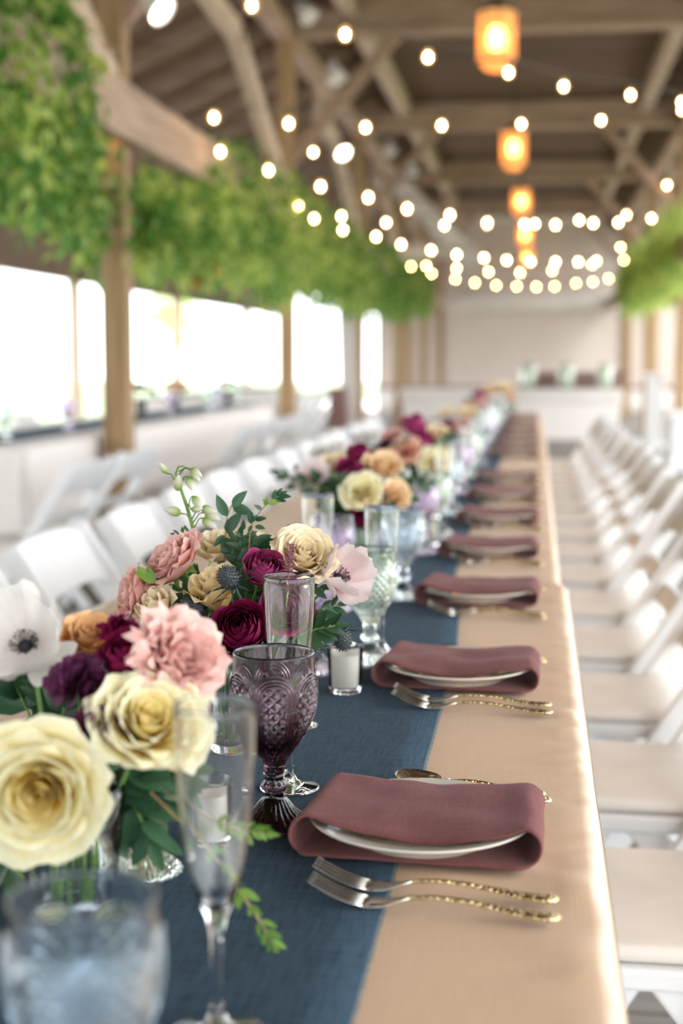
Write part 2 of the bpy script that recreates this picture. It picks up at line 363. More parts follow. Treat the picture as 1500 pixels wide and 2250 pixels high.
# ================================================================== LONG TABLE
TX0, TX1 = -.716, .0455; TZ = .76
def drape_pt(X0, Y0, x0, x1, y0, y1, zt, r=.02, fold=.0, seed=0):
    dx = max(x0 - X0, X0 - x1, 0); dy = max(y0 - Y0, Y0 - y1, 0)
    sx = -1 if X0 < x0 else 1; sy = -1 if Y0 < y0 else 1
    d = max(dx, dy)
    if d <= 0: return Vector((X0, Y0, zt))
    if d < r * pi / 2: o, dn = r * sin(d / r), r * (1 - cos(d / r))
    else: o, dn = r, r + d - r * pi / 2
    x = min(max(X0, x0), x1); y = min(max(Y0, y0), y1)
    fo = fold * min(1, dn / .4)
    if dx >= dy: x += sx * (o + fo * (1 + sin(Y0 * 17 + seed) + .6 * sin(Y0 * 31 + 2 * seed)))
    if dy >= dx: y += sy * (o + fo * .3 * (1 + sin(X0 * 17 + seed)))
    return Vector((x, y, zt - dn))
def cloth_mesh(name, mat, x0, x1, y0, y1, zt, drop=.27, end0=.2, end1=.2, step=.03, wr=.005, seed=0):
    def axis(a, b, d0, d1, st):
        r = .02; out = []
        if d0: out += [a - d0 * t for t in (1, .8, .6, .4, .2, .08)] + [a - r * pi / 2 * t for t in (1, .66, .33)]
        n = max(2, int((b - a) / st)); out += [a + (b - a) * i / n for i in range(n + 1)]
        if d1: out += [b + r * pi / 2 * t for t in (.33, .66, 1)] + [b + d1 * t for t in (.08, .2, .4, .6, .8, 1)]
        return out
    xs = axis(x0, x1, drop, drop, .02); ys = axis(y0, y1, end0, end1, step)
    m = MB(); vs = []
    for Y in ys:
        for X in xs:
            p = drape_pt(X, Y, x0, x1, y0, y1, zt, fold=.007, seed=seed)
            if x0 < X < x1 and y0 < Y < y1:
                e = exp(-((X - x1) / .055) ** 2) + exp(-((X - x0) / .055) ** 2)
                p.z += wr * e * (N3(X * 6, Y * 22 + X * 14, seed) + .6 * N3(X * 9, Y * 48 - X * 20, seed + 5)) + .0003 * N3(X * 3, Y * 3, seed)
                p.z += .0007 * exp(-((X - x1 + .105) / .0025) ** 2)      # ironed crease
            vs.append(p)
    nx, ny = len(xs), len(ys)
    m.add(vs, [(j * nx + i, j * nx + i + 1, (j + 1) * nx + i + 1, (j + 1) * nx + i) for j in range(ny - 1) for i in range(nx - 1)])
    return m
def table(name, label, x0, x1, y0, y1, zt):
    t = thing(name, label, 'table', ((x0 + x1) / 2, (y0 + y1) / 2, 0))
    hx, hy = (x1 - x0) / 2, (y1 - y0) / 2
    bevel(MB().box(-hx + .006, hx - .006, -hy + .006, hy - .006, zt - .04, zt - .004).obj('tabletop', M['white'], t, False))
    for sx in (-1, 1):
        for sy in (-1, 1):
            MB().tube([(sx * (hx - .23), sy * (hy - .25), 0), (sx * (hx - .23), sy * (hy - .25), zt - .04)], .014, 10).obj('leg', M['metal'], t)
    return t
SEG = [(.5, 2.60, .0455, 0, 'nearest to the viewer'), (2.615, 5.36, .034, .004, 'second in line'), (5.375, 8.05, .036, .002, 'third in line'), (8.065, 10.75, .034, .004, 'last in line before the end wall')]
for i, (a, b, xe, dz, wd) in enumerate(SEG):
    table('banquet_table', 'long narrow banquet table hidden under champagne cloth, %s' % wd, xe - .761, xe, a, b, TZ - dz)
    o = cloth_mesh('tablecloth', None, xe - .761, xe, a, b, TZ - dz, end0=.27 if i == 0 else .035, end1=.27 if i == 3 else .035, seed=i * 3.1,
                   step=.009 if i == 0 else .04).obj('tablecloth', M['cloth'])
    tag(o, 'champagne satin cloth on the table %s' % wd, 'tablecloth', 'champagne cloths on the long table')
def tz_at(Y):
    for a, b, xe, dz, _ in SEG:
        if Y < b + .008: return TZ - dz
    return TZ - .004
def redge(Y):
    pts = [(.4, -.109), (1.0, -.1085), (1.65, -.106), (2.0, -.108), (2.25, -.118), (2.7, -.15), (3.2, -.155), (5.4, -.14), (11, -.14)]
    for (a, xa), (b, xb) in zip(pts, pts[1:]):
        if Y <= b: return xa + (xb - xa) * (Y - a) / (b - a)
    return -.14
def runner(y0, y1, label):
    n = int((y1 - y0) / .02); m = MB(); nx = 14
    def P(u, v):
        Y = y0 + (y1 - y0) * v; e = redge(Y) + .0012 * N3(Y * 9, 3); l = -.57 + .004 * N3(Y * 4, 8)
        return (l + (e - l) * u, Y, tz_at(Y) + .0016 + .0003 * N3(u * 5, Y * 6, 2))
    m.grid(P, nx, n)
    o = m.obj('table_runner', M['runner']); sl = o.modifiers.new('sol', 'SOLIDIFY'); sl.thickness = .0011; sl.offset = 1
    tag(o, label, 'table runner', 'slate blue runners on the long table')
    f = MB()
    rr = random.Random(3)
    for i in range(int((y1 - y0) / .0022) if y0 < 2 else 0):       # fringe of frayed threads
        Y = y0 + i * .0022
        if Y > 3.2: break
        e = redge(Y) + .0012 * N3(Y * 9, 3); L = .0022 + .0016 * rr.random(); z = tz_at(Y) + .0022
        f.add([(e - .001, Y, z), (e - .001, Y + .0014, z), (e + L, Y + .0014 + .001 * (rr.random() - .5), z - .0008), (e + L, Y, z - .0008)], [(0, 1, 2, 3)])
    if f.v: f.obj('frayed_edge', M['fray'], o, False)
    return o
runner(.505, 5.2, 'slate blue linen runner along the near half of the table')
runner(5.3, 10.7, 'slate blue linen runner along the far half of the table')

# ------------------------------------------------------------------ place settings
def plate_mesh():
    R0 = .102
    pr = [(.0, .006), (.050, .006), (.058, .008), (.068, .0135), (.098, .0205), (.1015, .0215), (.102, .0207), (.100, .0188), (.085, .0135), (.070, .008), (.062, .003), (.060, 0), (.056, 0), (.055, .003), (0, .003)]
    return MB().lathe(pr, 64).mesh('plate', M['plate'])
PLATE = plate_mesh()
def napkin_mesh(seed):
    hx = .0985
    # loop around the plate: top pass, far loop, bottom pass (x outward, z up)
    top = []; n = 26
    prof = []
    for i in range(n + 1):
        t = -1 + 2 * i / n; prof.append((t * (hx - .008), .0270 - .0035 * (1 - t * t) , 'top', t))
    for i in range(1, 8):
        a = pi / 2 - pi * i / 8; prof.append((hx - .008 + .011 * cos(a) , .0145 + .0125 * sin(a), 'r', 1))
    for i in range(n + 1):
        t = 1 - 2 * i / n; prof.append((t * (hx - .008), .0020, 'bot', t))
    for i in range(1, 8):
        a = -pi / 2 - pi * i / 8; prof.append((-(hx - .008) + .011 * cos(a), .0145 + .0125 * sin(a), 'l', -1))
    m = MB(); nv = 15; nu = len(prof); vs = []
    for j in range(nv):
        v = j / (nv - 1)
        for (x, z, k, t) in prof:
            f0, f1 = (-.050, .074) if k != 'bot' else (-.064, .066)
            if k in 'rl': 
                f0 = -.056 if z < .0145 else -.053
            yy = f0 + (f1 - f0) * v
            tilt = .0
            if k == 'top':
                z += .0035 * N3(t * 1.6 + seed, v * 2.2, seed) + .0022 * N3(t * 3 + seed, v * 3.3, seed + 4)
                z += .0035 * max(0, -t) ** 1.3 * (.4 + .6 * v)               # fuller fold at the inner end
                if v < .25: z -= .0070 * (1 - v / .25) * (1 - t * t) * (1 + .5 * N3(t * 2.4, seed))
                yy += (-.014 * (1 - t * t) if v < .3 else 0) * (1 - v / .3) + .004 * t * v
            elif k == 'bot': z += .0004 + .0012 * max(0, .4 - v) * abs(N3(t * 3, seed + 2)) * 3
            else: z += .0010 * N3(v * 3, seed, x * 20)
            x += .0012 * N3(v * 2.5, seed + 9, x * 9) + (.002 - .006 * x / .1) * v * (k != 'bot')
            vs.append((x, yy, z))
    fs = [(j * nu + i, j * nu + (i + 1) % nu, (j + 1) * nu + (i + 1) % nu, (j + 1) * nu + i) for j in range(nv - 1) for i in range(nu)]
    m.add(vs, fs)
    return m.mesh('napkin', M['napkin'])
def add_napkin(o):
    s = o.modifiers.new('sol', 'SOLIDIFY'); s.thickness = .0034; s.offset = 1
    subsurf(o, 1); return o
NAPK = [napkin_mesh(s) for s in (1.3, 5.7, 9.2)]
def ribbon(m, sec):
    """sec: list of (x, zc, halfwidth, thickness); a flat bar along x"""
    vs = []; n = 10
    for (x, z, hw, th) in sec:
        for k in range(n):
            q = 2 * pi * k / n; vs.append((x, hw * cos(q), z + th / 2 * sin(q)))
    m.add(vs, [(i * n + k, i * n + (k + 1) % n, (i + 1) * n + (k + 1) % n, (i + 1) * n + k) for i in range(len(sec) - 1) for k in range(n)] + [tuple(range(n - 1, -1, -1)), tuple(range((len(sec) - 1) * n, len(sec) * n))])
    return m
HANDLE = [(-.005, .0085, .0028, .003), (.015, .0105, .0024, .0032), (.035, .0100, .0026, .0034), (.055, .0075, .0036, .0036), (.072, .0050, .0058, .0040), (.088, .0038, .0076, .0046), (.099, .0038, .0078, .0050), (.105, .0036, .0060, .0044), (.108, .0034, .0025, .0030)]
def fork_head():
    m = MB(); ribbon(m, [(-.003, .0087, .0027, .003), (-.012, .0062, .0045, .0026), (-.022, .0034, .0095, .0022), (-.032, .0024, .0115, .0020), (-.040, .0030, .0116, .0020)])
    for k in range(4):
        y = (-1.5 + k) * .0062
        ribbon(m, [(-.038, .0029, .0022, .0020), (-.050, .0052, .0019, .0018), (-.062, .0092, .0017, .0017), (-.074, .0150, .0015, .0015), (-.080, .0185, .0010, .0012)])
        for i in range(len(m.v) - 50, len(m.v)): m.v[i] = (m.v[i][0], m.v[i][1] + y, m.v[i][2])
    return m.mesh('fork_head', M['silver'])
def spoon_head():
    m = MB(); ribbon(m, [(-.003, .0087, .0027, .003), (-.014, .0075, .0045, .0026)])
    def P(u, v):
        s = v; hw = .0195 * sqrt(max(0, 1 - (2 * s - 1) ** 2)) + .002; x = -.012 - .055 * s
        t = 2 * u - 1; dep = .0075 * (1 - t * t) * sin(pi * min(1, s * 1.05))
        return (x, hw * t, .0095 - dep + .004 * s)
    g = MB().grid(P, 11, 13); m.add(g.v, g.f); m.uv = None
    return m.mesh('spoon_bowl', M['silver'])
def knife_head():
    return ribbon(MB(), [(-.002, .0055, .0028, .003), (-.02, .0045, .007, .0022), (-.05, .0042, .0088, .0016), (-.085, .0040, .0090, .0014), (-.098, .0040, .006, .0012), (-.104, .0040, .001, .001)]).mesh('blade', M['silver'])
HAND = ribbon(MB(), HANDLE).mesh('handle', M['ornate_glints'])
HEADS = {'fork': ('tines', fork_head()), 'spoon': ('bowl', spoon_head()), 'knife': ('blade', knife_head())}
def utensil(kind, label, x, y, z, rz, group, parts=True):
    t = thing(kind, label, kind, (x, y, z), rz, group)
    link('handle', HAND, t); o = link(HEADS[kind][0], HEADS[kind][1], t)
    if kind == 'spoon':
        t.scale = (.83, .9, .9)
        s = o.modifiers.new('sol', 'SOLIDIFY'); s.thickness = .0012
    return t
SETS = [1.17 + .61 * k for k in range(7)] + [1.17 + .61 * k for k in range(8, 16)]
PX = -.0905
rs = random.Random(5)
for n, Y in enumerate(SETS):
    z = tz_at(Y); wd = '%s place setting along the table' % ORD[n]
    on = .0028 if True else 0
    x = PX + (.0 if n == 0 else (-.002 if n == 1 else .004 * (rs.random() - .5)))
    o = link('plate', PLATE, None, (x, Y, z + .0075)); o.scale = (.94, .97, 1); tag(o, 'small ivory plate wrapped by the napkin, %s' % wd, 'plate', 'plates on the long table')
    o = add_napkin(link('napkin', NAPK[n % 3], None, (x, Y, z + .0062))); o.rotation_euler.z = radians(-3.0 + (0 if n < 1 else 3 * (rs.random() - .5)))
    tag(o, 'mauve linen napkin folded round the plate, %s' % wd, 'napkin', 'mauve napkins on the long table')
    if n > 11: continue
    j = (lambda: 0) if n == 0 else (lambda: .006 * (rs.random() - .5))
    utensil('fork', 'outer silver fork of the %s' % wd, -.084 + j(), Y - .150 + j(), z + .0028, radians(-6 + 60 * j()), 'silver forks')
    utensil('fork', 'inner silver fork beside the napkin, %s' % wd, -.085 + j(), Y - .116 + j(), z + .0028, radians(-5 + 60 * j()), 'silver forks')
    utensil('knife', 'silver knife beside the plate, %s' % wd, -.088 + j(), Y + .122 + j(), z + .003, radians(-2), 'silver knives')
    utensil('spoon', 'silver spoon beyond the knife, %s' % wd, -.074 + j(), Y + .152 + j(), z + .003, radians(-9), 'silver spoons')

# ------------------------------------------------------------------ glassware
GOB = [(0, 0), (.030, 0), (.0345, .0006), (.0352, .0024), (.0335, .0045), (.026, .0105), (.019, .0165), (.0148, .0225), (.0112, .0275), (.0085, .0300), (.0092, .0318), (.0082, .0336), (.0110, .0362), (.0126, .0395), (.0112, .0430), (.0084, .0455), (.0092, .0475), (.0086, .0492), (.0100, .0520)]
def gob_outer(z):
    pts = [(.0520, .0092), (.060, .0100), (.0707, .0145), (.078, .0190), (.085, .0238), (.093, .0286), (.102, .0330), (.112, .0362), (.120, .0378), (.130, .0388), (.145, .0388), (.158, .0382), (.172, .0377)]
    for (a, ra), (b, rb) in zip(pts, pts[1:]):
        if z <= b:
            t = (z - a) / (b - a); return ra + (rb - ra) * t
    return .0375
def gob_pattern(q, z):
    if z < .062 or z > .160: return 0.
    Rm = .0385; per = 2 * pi / 6; s = ((q / per + .5) % 1) - .5; dx = s * per * Rm; zb = .120; zc = .134
    def lat(x_, z_, k): return min(abs(sin((x_ + z_) * k)), abs(sin((x_ - z_) * k))) ** .7
    ridge = lambda t: 1 - abs(2 * (t % 1) - 1) ** 1.5
    if z >= zb:
        dz = max(0, z - zc); d = sqrt(dx * dx + dz * dz)
        if d < .0108: h = .0024 * lat(dx, z - .1305, pi / .0105)
        elif d < .0202: h = .0021 * ridge((d - .0108) / .00313)
        else: h = .0011 * ridge(dx / .0021) * max(0, min(1, (.152 - z) / .012))
        if z - zb < .0014: h = .0020
        f = min(1, (.160 - z) / .004)
    else:
        u = abs(s) * 2
        if u < .56: h = .0023 * lat(dx * 1.0, z * .9, pi / .0098)
        else: h = .0022 * ridge((u - .56) / .44 * 2.5)
        f = min(1, (z - .062) / .012) * min(1, .45 + gob_outer(z) / .06)
    return h * f
def goblet_mesh(name, mat, n=480, nz=210):
    m = MB()
    prof = [(r, z) for r, z in GOB]
    m.lathe(prof, n, disp=lambda q, z, r: (.0009 * cos(q * 24) * min(1, r / .03) if z < .012 and r > .02 else (.0005 * cos(q * 12) if .033 < z < .046 else (.0006 * cos(q * 24) if .012 <= z < .027 else 0))))
    zs = [.0520 + (.1705 - .0520) * i / nz for i in range(nz + 1)]
    pat = [(gob_outer(z), z) for z in zs] + [(.0372, .1718), (.0362, .1722), (.0355, .1715)]
    inn = [(.0353, .168), (.0360, .150), (.0362, .135), (.0350, .120), (.0325, .109), (.028, .099), (.022, .090), (.014, .081), (.006, .0765), (0, .0758)]
    o = len(m.v)
    m.lathe(pat + inn, n, disp=lambda q, z, r: gob_pattern(q, z) if r >= gob_outer(z) - 1e-6 else 0)
    # stitch stem to bowl
    a = len(GOB) - 1
    m.f += [(a * n + k, a * n + (k + 1) % n, o + (k + 1) % n, o + k) for k in range(n)]
    return m.mesh(name, mat)
GH = {'purple': goblet_mesh('goblet', M['purple'])}
lo = goblet_mesh('goblet', None, 330, 130)
for c in ('green', 'ice', 'lilac'):
    me = lo.copy(); me.materials.append(M[c]); GH[c] = me
def goblet(c, x, y, label, rz=0):
    o = link('goblet', GH[c], None, (x, y, tz_at(y) + .0030)); o.rotation_euler.z = rz; o.scale = (.94, .94, .905); return tag(o, label, 'goblet', 'pressed glass goblets')
FL = [(0, 0), (.026, 0), (.0285, .0006), (.0288, .0014), (.026, .0026), (.014, .0050), (.0075, .0090), (.0048, .0150), (.0040, .025), (.0038, .050), (.0042, .064), (.0062, .074), (.0110, .086), (.0158, .102), (.0195, .122), (.0220, .146), (.0236, .172), (.0243, .198), (.02435, .2045), (.0241, .2052), (.02385, .2046), (.0237, .198), (.0230, .172), (.0214, .146), (.0189, .122), (.0151, .102), (.0100, .088), (.0050, .081), (0, .0795)]
FLM = MB().lathe(FL, 64).mesh('champagne_flute', M['clear'])
def flute(x, y, label):
    o = link('champagne_flute', FLM, None, (x, y, tz_at(y) + .0030)); return tag(o, label, 'champagne flute', 'clear champagne flutes')
def votive_meshes():
    g = MB().lathe([(0, 0), (.0180, 0), (.0192, .001), (.0196, .004), (.0228, .0575), (.0226, .0585), (.0220, .0575), (.0189, .0085), (.0180, .0070), (0, .0070)], 48).mesh('glass', M['clear'])
    wx = MB().lathe([(0, .0074), (.0178, .0074), (.0186, .0090), (.0211, .0470), (.0206, .0480), (.0150, .0464), (0, .0460)], 48).mesh('wax', M['wax'])
    wk = MB().tube([(0, 0, .045), (.0005, 0, .049), (.0015, 0, .052)], .0008, 6).mesh('wick', M['wick'])
    return g, wx, wk
VG, VW, VK = votive_meshes()
def votive(x, y, label):
    t = thing('votive_candle', label, 'candle', (x, y, tz_at(y) + .0030), 0, 'votive candles on the runner')
    link('glass', VG, t); w = link('wax', VW, t); link('wick', VK, w); return t
# the setting in front and those that follow: goblet and flute each
p = at_z(196, 2660, TZ); goblet('ice', p.x, p.y, 'pale blue pressed goblet blurred at the very front', .3)
p = at_z(478, 2285, TZ); flute(p.x, p.y, 'blurred clear flute at the front before the yellow rose')
p = at_z(603, 1820, TZ); goblet('purple', p.x, p.y, 'dark purple pressed goblet standing sharp beside the nearest napkin', radians(-90) + .2)
p = at_z(636, 1738, TZ); flute(p.x, p.y, 'sharp clear flute behind the dark purple goblet')
p = at_z(812, 1462, TZ); goblet('green', p.x, p.y, 'pale green goblet beside the white votive candle')
p = at_z(838, 1437, TZ); flute(p.x, p.y, 'clear flute just behind the pale green goblet')
p = at_z(885, 1320, TZ); goblet('ice', p.x, p.y, 'pale blue goblet beyond the pale green goblet')
p = at_z(310, 1922, TZ); goblet('green', p.x, p.y, 'greenish goblet whose foot shows under the yellow roses')
p = at_z(690, 1482, TZ); goblet('lilac', p.x, p.y, 'lilac goblet half hidden behind the anemone')
flute(-.325, 2.12, 'clear flute left of the second bouquet seen above the cream rose')
goblet('lilac', -.325, 2.27, 'lilac goblet in front of the second bouquet')
p = at_z(872, 1262, TZ); flute(p.x, p.y, 'clear flute in front of the peach rose of the second bouquet')
p = at_z(925, 1215, TZ); goblet('lilac', p.x, p.y, 'lilac goblet standing right of the peach rose')
cyc = ['green', 'ice', 'lilac']
for k in range(3, 15):
    Y = 1.17 + .61 * k
    if k == 3: Y += .1
    goblet(cyc[k % 3], -.225, Y + .16, '%s goblet of the %s far glass pair along the runner' % ({'green': 'pale green', 'ice': 'pale blue', 'lilac': 'lilac'}[cyc[k % 3]], ORD[k - 3]))
    flute(-.210, Y + .26, 'clear flute of the %s far glass pair along the runner' % ORD[k - 3])
    if k in (4, 6, 8, 10):
        goblet(cyc[(k + 1) % 3], -.43, Y + .05, '%s goblet across the runner from the %s far glass pair' % ({'green': 'pale green', 'ice': 'pale blue', 'lilac': 'lilac'}[cyc[(k + 1) % 3]], ORD[k - 3]))
p = at_z(758, 1525, TZ); votive(p.x, p.y, 'white votive candle in clear glass, in front of the green goblet')
p = at_z(463, 1868, TZ); votive(p.x, p.y, 'votive candle seen through the blurred front flute')
p = at_z(943, 1198, TZ); votive(p.x, p.y, 'small votive candle beside the fourth napkin')
p = at_z(655, 1600, TZ)
fg = [(0, 0), (.020, 0), (.0225, .0008), (.022, .002), (.010, .005), (.005, .012), (.0045, .03), (.008, .036), (.016, .045), (.020, .06), (.0205, .07), (.0198, .0705), (.0192, .06), (.015, .048), (.004, .041), (0, .041)]
o = link('footed_glass', MB().lathe(fg, 40).mesh('footed_glass', M['clear']), None, (p.x, p.y, TZ + .003)); tag(o, 'small clear footed glass mostly hidden behind the purple goblet', 'glass')
# ================================================================== FLOWERS
PM = dict(
    pink=petal('petal_pink', (.78, .32, .24), (.87, .47, .40), (.91, .60, .54)),
    coral=petal('petal_coral', (.80, .30, .16), (.85, .42, .28), (.88, .56, .43)),
    cream=petal('petal_cream', (.90, .62, .26), (.93, .74, .43), (.95, .83, .60)),
    peach=petal('petal_peach', (.84, .45, .16), (.87, .56, .28), (.89, .68, .43)),
    butter=petal('petal_butter', (.88, .56, .18), (.91, .66, .30), (.93, .77, .46)),
    yellow=petal('petal_yellow', (.84, .50, .03), (.92, .78, .34), (.94, .90, .66)),
    burg=petal('petal_burgundy', (.13, .002, .022), (.20, .006, .048), (.30, .014, .09), .5, .12),
    mag=petal('petal_magenta', (.21, .006, .055), (.32, .02, .11), (.43, .06, .19), .5, .15),
    plum=petal('petal_plum', (.05, .008, .03), (.09, .015, .055), (.14, .03, .09), .6, .1),
    blush=petal('petal_blush', (.80, .50, .52), (.84, .68, .67), (.87, .79, .77)),
    gold=petal('petal_gold', (.92, .58, .06), (.94, .70, .17), (.95, .84, .46)),
    white=petal('petal_white', (.82, .74, .70), (.87, .83, .79), (.90, .88, .86)),
    orange=petal('petal_orange', (.74, .30, .05), (.78, .38, .12), (.84, .52, .26)),
    mauve=petal('petal_mauve', (.30, .13, .15), (.42, .22, .25), (.52, .33, .35), .6, .2),
)
LM = dict(
    dark=leafmat('leaf_dark', (.018, .060, .024), (.055, .135, .045)),
    eu=leafmat('leaf_blue_green', (.020, .075, .035), (.060, .150, .070)),
    fresh=leafmat('leaf_fresh', (.10, .22, .03), (.24, .42, .07), .35),
    vine=leafmat('leaf_vine', (.085, .23, .035), (.58, .68, .17), .55),
    thistle=leafmat('leaf_thistle', (.030, .060, .045), (.085, .125, .095), .1, .6),
)
thead = pmat('thistle_head', (.018, .024, .030), (.10, .115, .125), (700, 700, 700), .6, .4)

def petal_fn(ang, Rm, r0, L, W, curl, p=.75, seed=0., ruf=.0012, wrap=1.15, zb=0.):
    ca, sa = cos(ang), sin(ang)
    def P(u, v):
        t = 2 * u - 1
        w_ = W * (sin(pi * (.10 + .62 * v))) ** .75
        rho = r0 + (Rm - r0) * (sin(v * pi / 2) ** p)
        Rc = max(rho * wrap, .0035); ph = max(-2.0, min(2.0, t * w_ / Rc))
        x = Rc * sin(ph); y = rho - Rc * (1 - cos(ph))
        z = zb + L * v - L * .26 * v ** 3 * t * t
        k = v ** 4
        y += curl * L * .40 * k * (1 + .4 * t * t); z -= curl * L * .24 * k
        y += ruf * v * N3(t * 2.1 + seed, v * 2, seed * 1.7) * 2 + ruf * .8 * v * v * N3(t * 5 + seed, v * 3, seed)
        z += ruf * v * N3(t * 2.6, seed * 2.3, 1.) * 1.6
        return (x * ca - y * sa, x * sa + y * ca, z)
    return P
def rose_petals(R_, n, L, op, seed, closed=False, fl=.0012):
    out = []; rr = random.Random(seed)
    for i in range(n):
        f = i / (n - 1)
        Ri = R_ * (.07 + .93 * f ** (1.0 if not closed else 1.25)); ang = i * 2.39996 + rr.random() * .3
        Li = L * (.84 + .16 * sin(f * pi * .8)) * (1 - .30 * op * f * f) * (.95 + .1 * rr.random())
        W = R_ * (.16 + .66 * f ** .8) * (.92 + .16 * rr.random())
        out.append(petal_fn(ang, Ri, R_ * (.03 + .18 * f), Li, W, op * f ** 1.6 * (.7 + .6 * rr.random()), .62 if not closed else .9, seed + i * 3.3, fl * (.4 + f)))
    return out
def ranunc_petals(R_, n, seed, hole=.12):
    out = []; rr = random.Random(seed)
    for i in range(n):
        f = i / (n - 1); Ri = R_ * (hole + (.90 - hole) * f ** .8); ang = i * 2.39996 + rr.random() * .4
        Li = R_ * (.85 + .42 * sin(pi * (.2 + .6 * f))) * (.95 + .1 * rr.random())
        cu = -.30 * (1 - f) - .1 if f < .82 else .25 * rr.random()
        out.append(petal_fn(ang, Ri * 1.08, R_ * (.08 + .30 * f), Li, R_ * (.22 + .50 * f), cu, .45, seed + i * 2.1, .0007 * (.5 + f)))
    return out
def anemone_petals(R_, seed, n=8, cup=.5):
    out = []; rr = random.Random(seed)
    for i in range(n):
        ang = i * 2 * pi / n * (1 if i < n // 2 else 1) + (.0 if i % 2 else .25) + rr.random() * .2; lift = cup * (.55 + .9 * rr.random()); Rr = R_ * (.88 + .2 * rr.random()); W = R_ * .50
        def P(u, v, ang=ang, lift=lift, Rr=Rr, W=W, i=i):
            t = 2 * u - 1; w_ = W * (.22 + .78 * sin(pi * (.5 * min(1, v * 1.05)) ** .9)) * (1 if v < .7 else sqrt(max(.05, 1 - ((v - .7) / .33) ** 2)) * .6 + .4)
            y = .002 + Rr * v * cos(lift * v); z = Rr * v * sin(lift * v) * 1.1 + (i % 2) * .0016 + .30 * W * t * t * v * lift
            z += .0022 * N3(t * 2 + i * 3, v * 2.5, seed) * v * 2
            x = t * w_
            return (x * cos(ang) - y * sin(ang), x * sin(ang) + y * cos(ang), z)
        out.append(P)
    return out

def frame(pos, axis, spin=0):
    a = Vector(axis).normalized(); q = a.to_track_quat('Z', 'Y')
    return Matrix.Translation(Vector(pos)) @ q.to_matrix().to_4x4() @ Matrix.Rotation(spin, 4, 'Z')
def place_root(name, label, cat, group, Mw):
    o = bpy.data.objects.new(name, None); COL.objects.link(o); o.matrix_world = Mw; o.empty_display_size = .02
    return tag(o, label, cat, group)
def stem_to(root, Mw, target, r=.0016, mat=None, bend=.25):
    if target is None: return
    inv = Mw.inverted(); ax = (Mw.to_3x3() @ Vector((0, 0, 1))).normalized(); a = Mw.translation; b = Vector(target)
    d = (b - a).length; pts = []
    for i in range(9):
        t = i / 8; c1 = a - ax * d * bend; c2 = b + Vector((0, 0, d * .3))
        p = a * (1 - t) ** 3 + c1 * 3 * t * (1 - t) ** 2 + c2 * 3 * t * t * (1 - t) + b * t ** 3
        pts.append(inv @ p)
    MB().tube(pts, r, 6).obj('stem', mat or M['stemg'], root)
def sepals(root, R_, mat=None):
    m = MB()
    def P(u, v, a):
        t = 2 * u - 1; w_ = R_ * .16 * sin(pi * (.15 + .8 * v)) ; y = R_ * (.12 + .5 * v); z = -.002 + R_ * (.05 + .30 * v) - R_ * .45 * v * v * v; x = t * w_
        return (x * cos(a) - y * sin(a), x * sin(a) + y * cos(a), z)
    for k in range(5): m.grid(lambda u, v: P(u, v, k * 2 * pi / 5), 3, 5)
    m.lathe([(0, -.006), (R_ * .12, -.005), (R_ * .17, 0), (R_ * .12, .004)], 8); m.uv = None
    m.obj('sepals', mat or M['stemg'], root)
def build_flower(kind, fns, mat, name, label, group, px, py, Y, axis, L, target, spin=0, sep=.02, nu=9, nv=8, joined=False, r=.0016, mat2=None):
    a = Vector(axis).normalized(); pos = at_y(px, py, Y) - a * L * .5; Mw = frame(pos, a, spin)
    root = place_root(name, label, 'flower', group, Mw)
    if joined:
        m = MB()
        for f in fns: m.grid(f, nu, nv)
        m.obj('bloom', mat, root)
    else:
        for i, f in enumerate(fns): MB().grid(f, nu, nv).obj('petal', mat2 if mat2 and i < len(fns) * .34 else mat, root)
    if sep: sepals(root, sep)
    stem_to(root, Mw, target, r)
    return root
def rose(label, px, py, Y, axis, R_, mat, target, n=28, L=None, op=.8, seed=1, spin=0, closed=False, group='roses in the bouquets', joined=False, nu=9, nv=8, fl=.0012, inner=None):
    L = L or R_ * 1.15
    return build_flower('rose', rose_petals(R_, n, L, op, seed, closed, fl), PM[mat], 'rose', label, group, px, py, Y, axis, L, target, spin, R_, nu, nv, joined, mat2=PM[inner] if inner else None)
def ranunculus(label, px, py, Y, axis, R_, mat, target, n=34, seed=1, group='ranunculus in the bouquets', joined=False, hole=.12, nu=7, nv=6):
    o = build_flower('ran', ranunc_petals(R_, n, seed, hole), PM[mat], 'ranunculus', label, group, px, py, Y, axis, R_ * 1.3, target, 0, R_ * .8, nu, nv, joined)
    MB().lathe([(0, R_ * .95), (R_ * .10, R_ * .92), (R_ * .15, R_ * .8), (R_ * .1, R_ * .3)], 12).obj('centre', LM['thistle'], o)
    return o
DARK = pmat('anemone_centre', (.004, .004, .006), (.02, .02, .03), (800, 800, 800), .7)
def anemone(label, px, py, Y, axis, R_, mat, target, seed=1, cup=.55, joined=False, n=8):
    o = build_flower('anem', anemone_petals(R_, seed, n, cup), PM[mat], 'anemone', label, 'anemones in the bouquets', px, py, Y, axis, R_ * .3, target, 0, 0, 9, 8, joined)
    c = MB().lathe([(0, .0075), (.003, .007), (.005, .005), (.0055, .002), (.004, 0)], 14).obj('centre', DARK, o)
    m = MB(); rr = random.Random(seed)
    for i in range(46):
        a = rr.random() * 2 * pi; r1 = .0075 + .004 * rr.random(); zt = .006 + .005 * rr.random()
        m.tube([(.004 * cos(a), .004 * sin(a), .002), (r1 * cos(a), r1 * sin(a), zt)], .00022, 3, False)
        m.lathe([(0, -.0008), (.0009, 0), (0, .0008)], 5, cx=r1 * cos(a), cy=r1 * sin(a), cz=zt)
    m.obj('stamens', DARK, c)
    return o
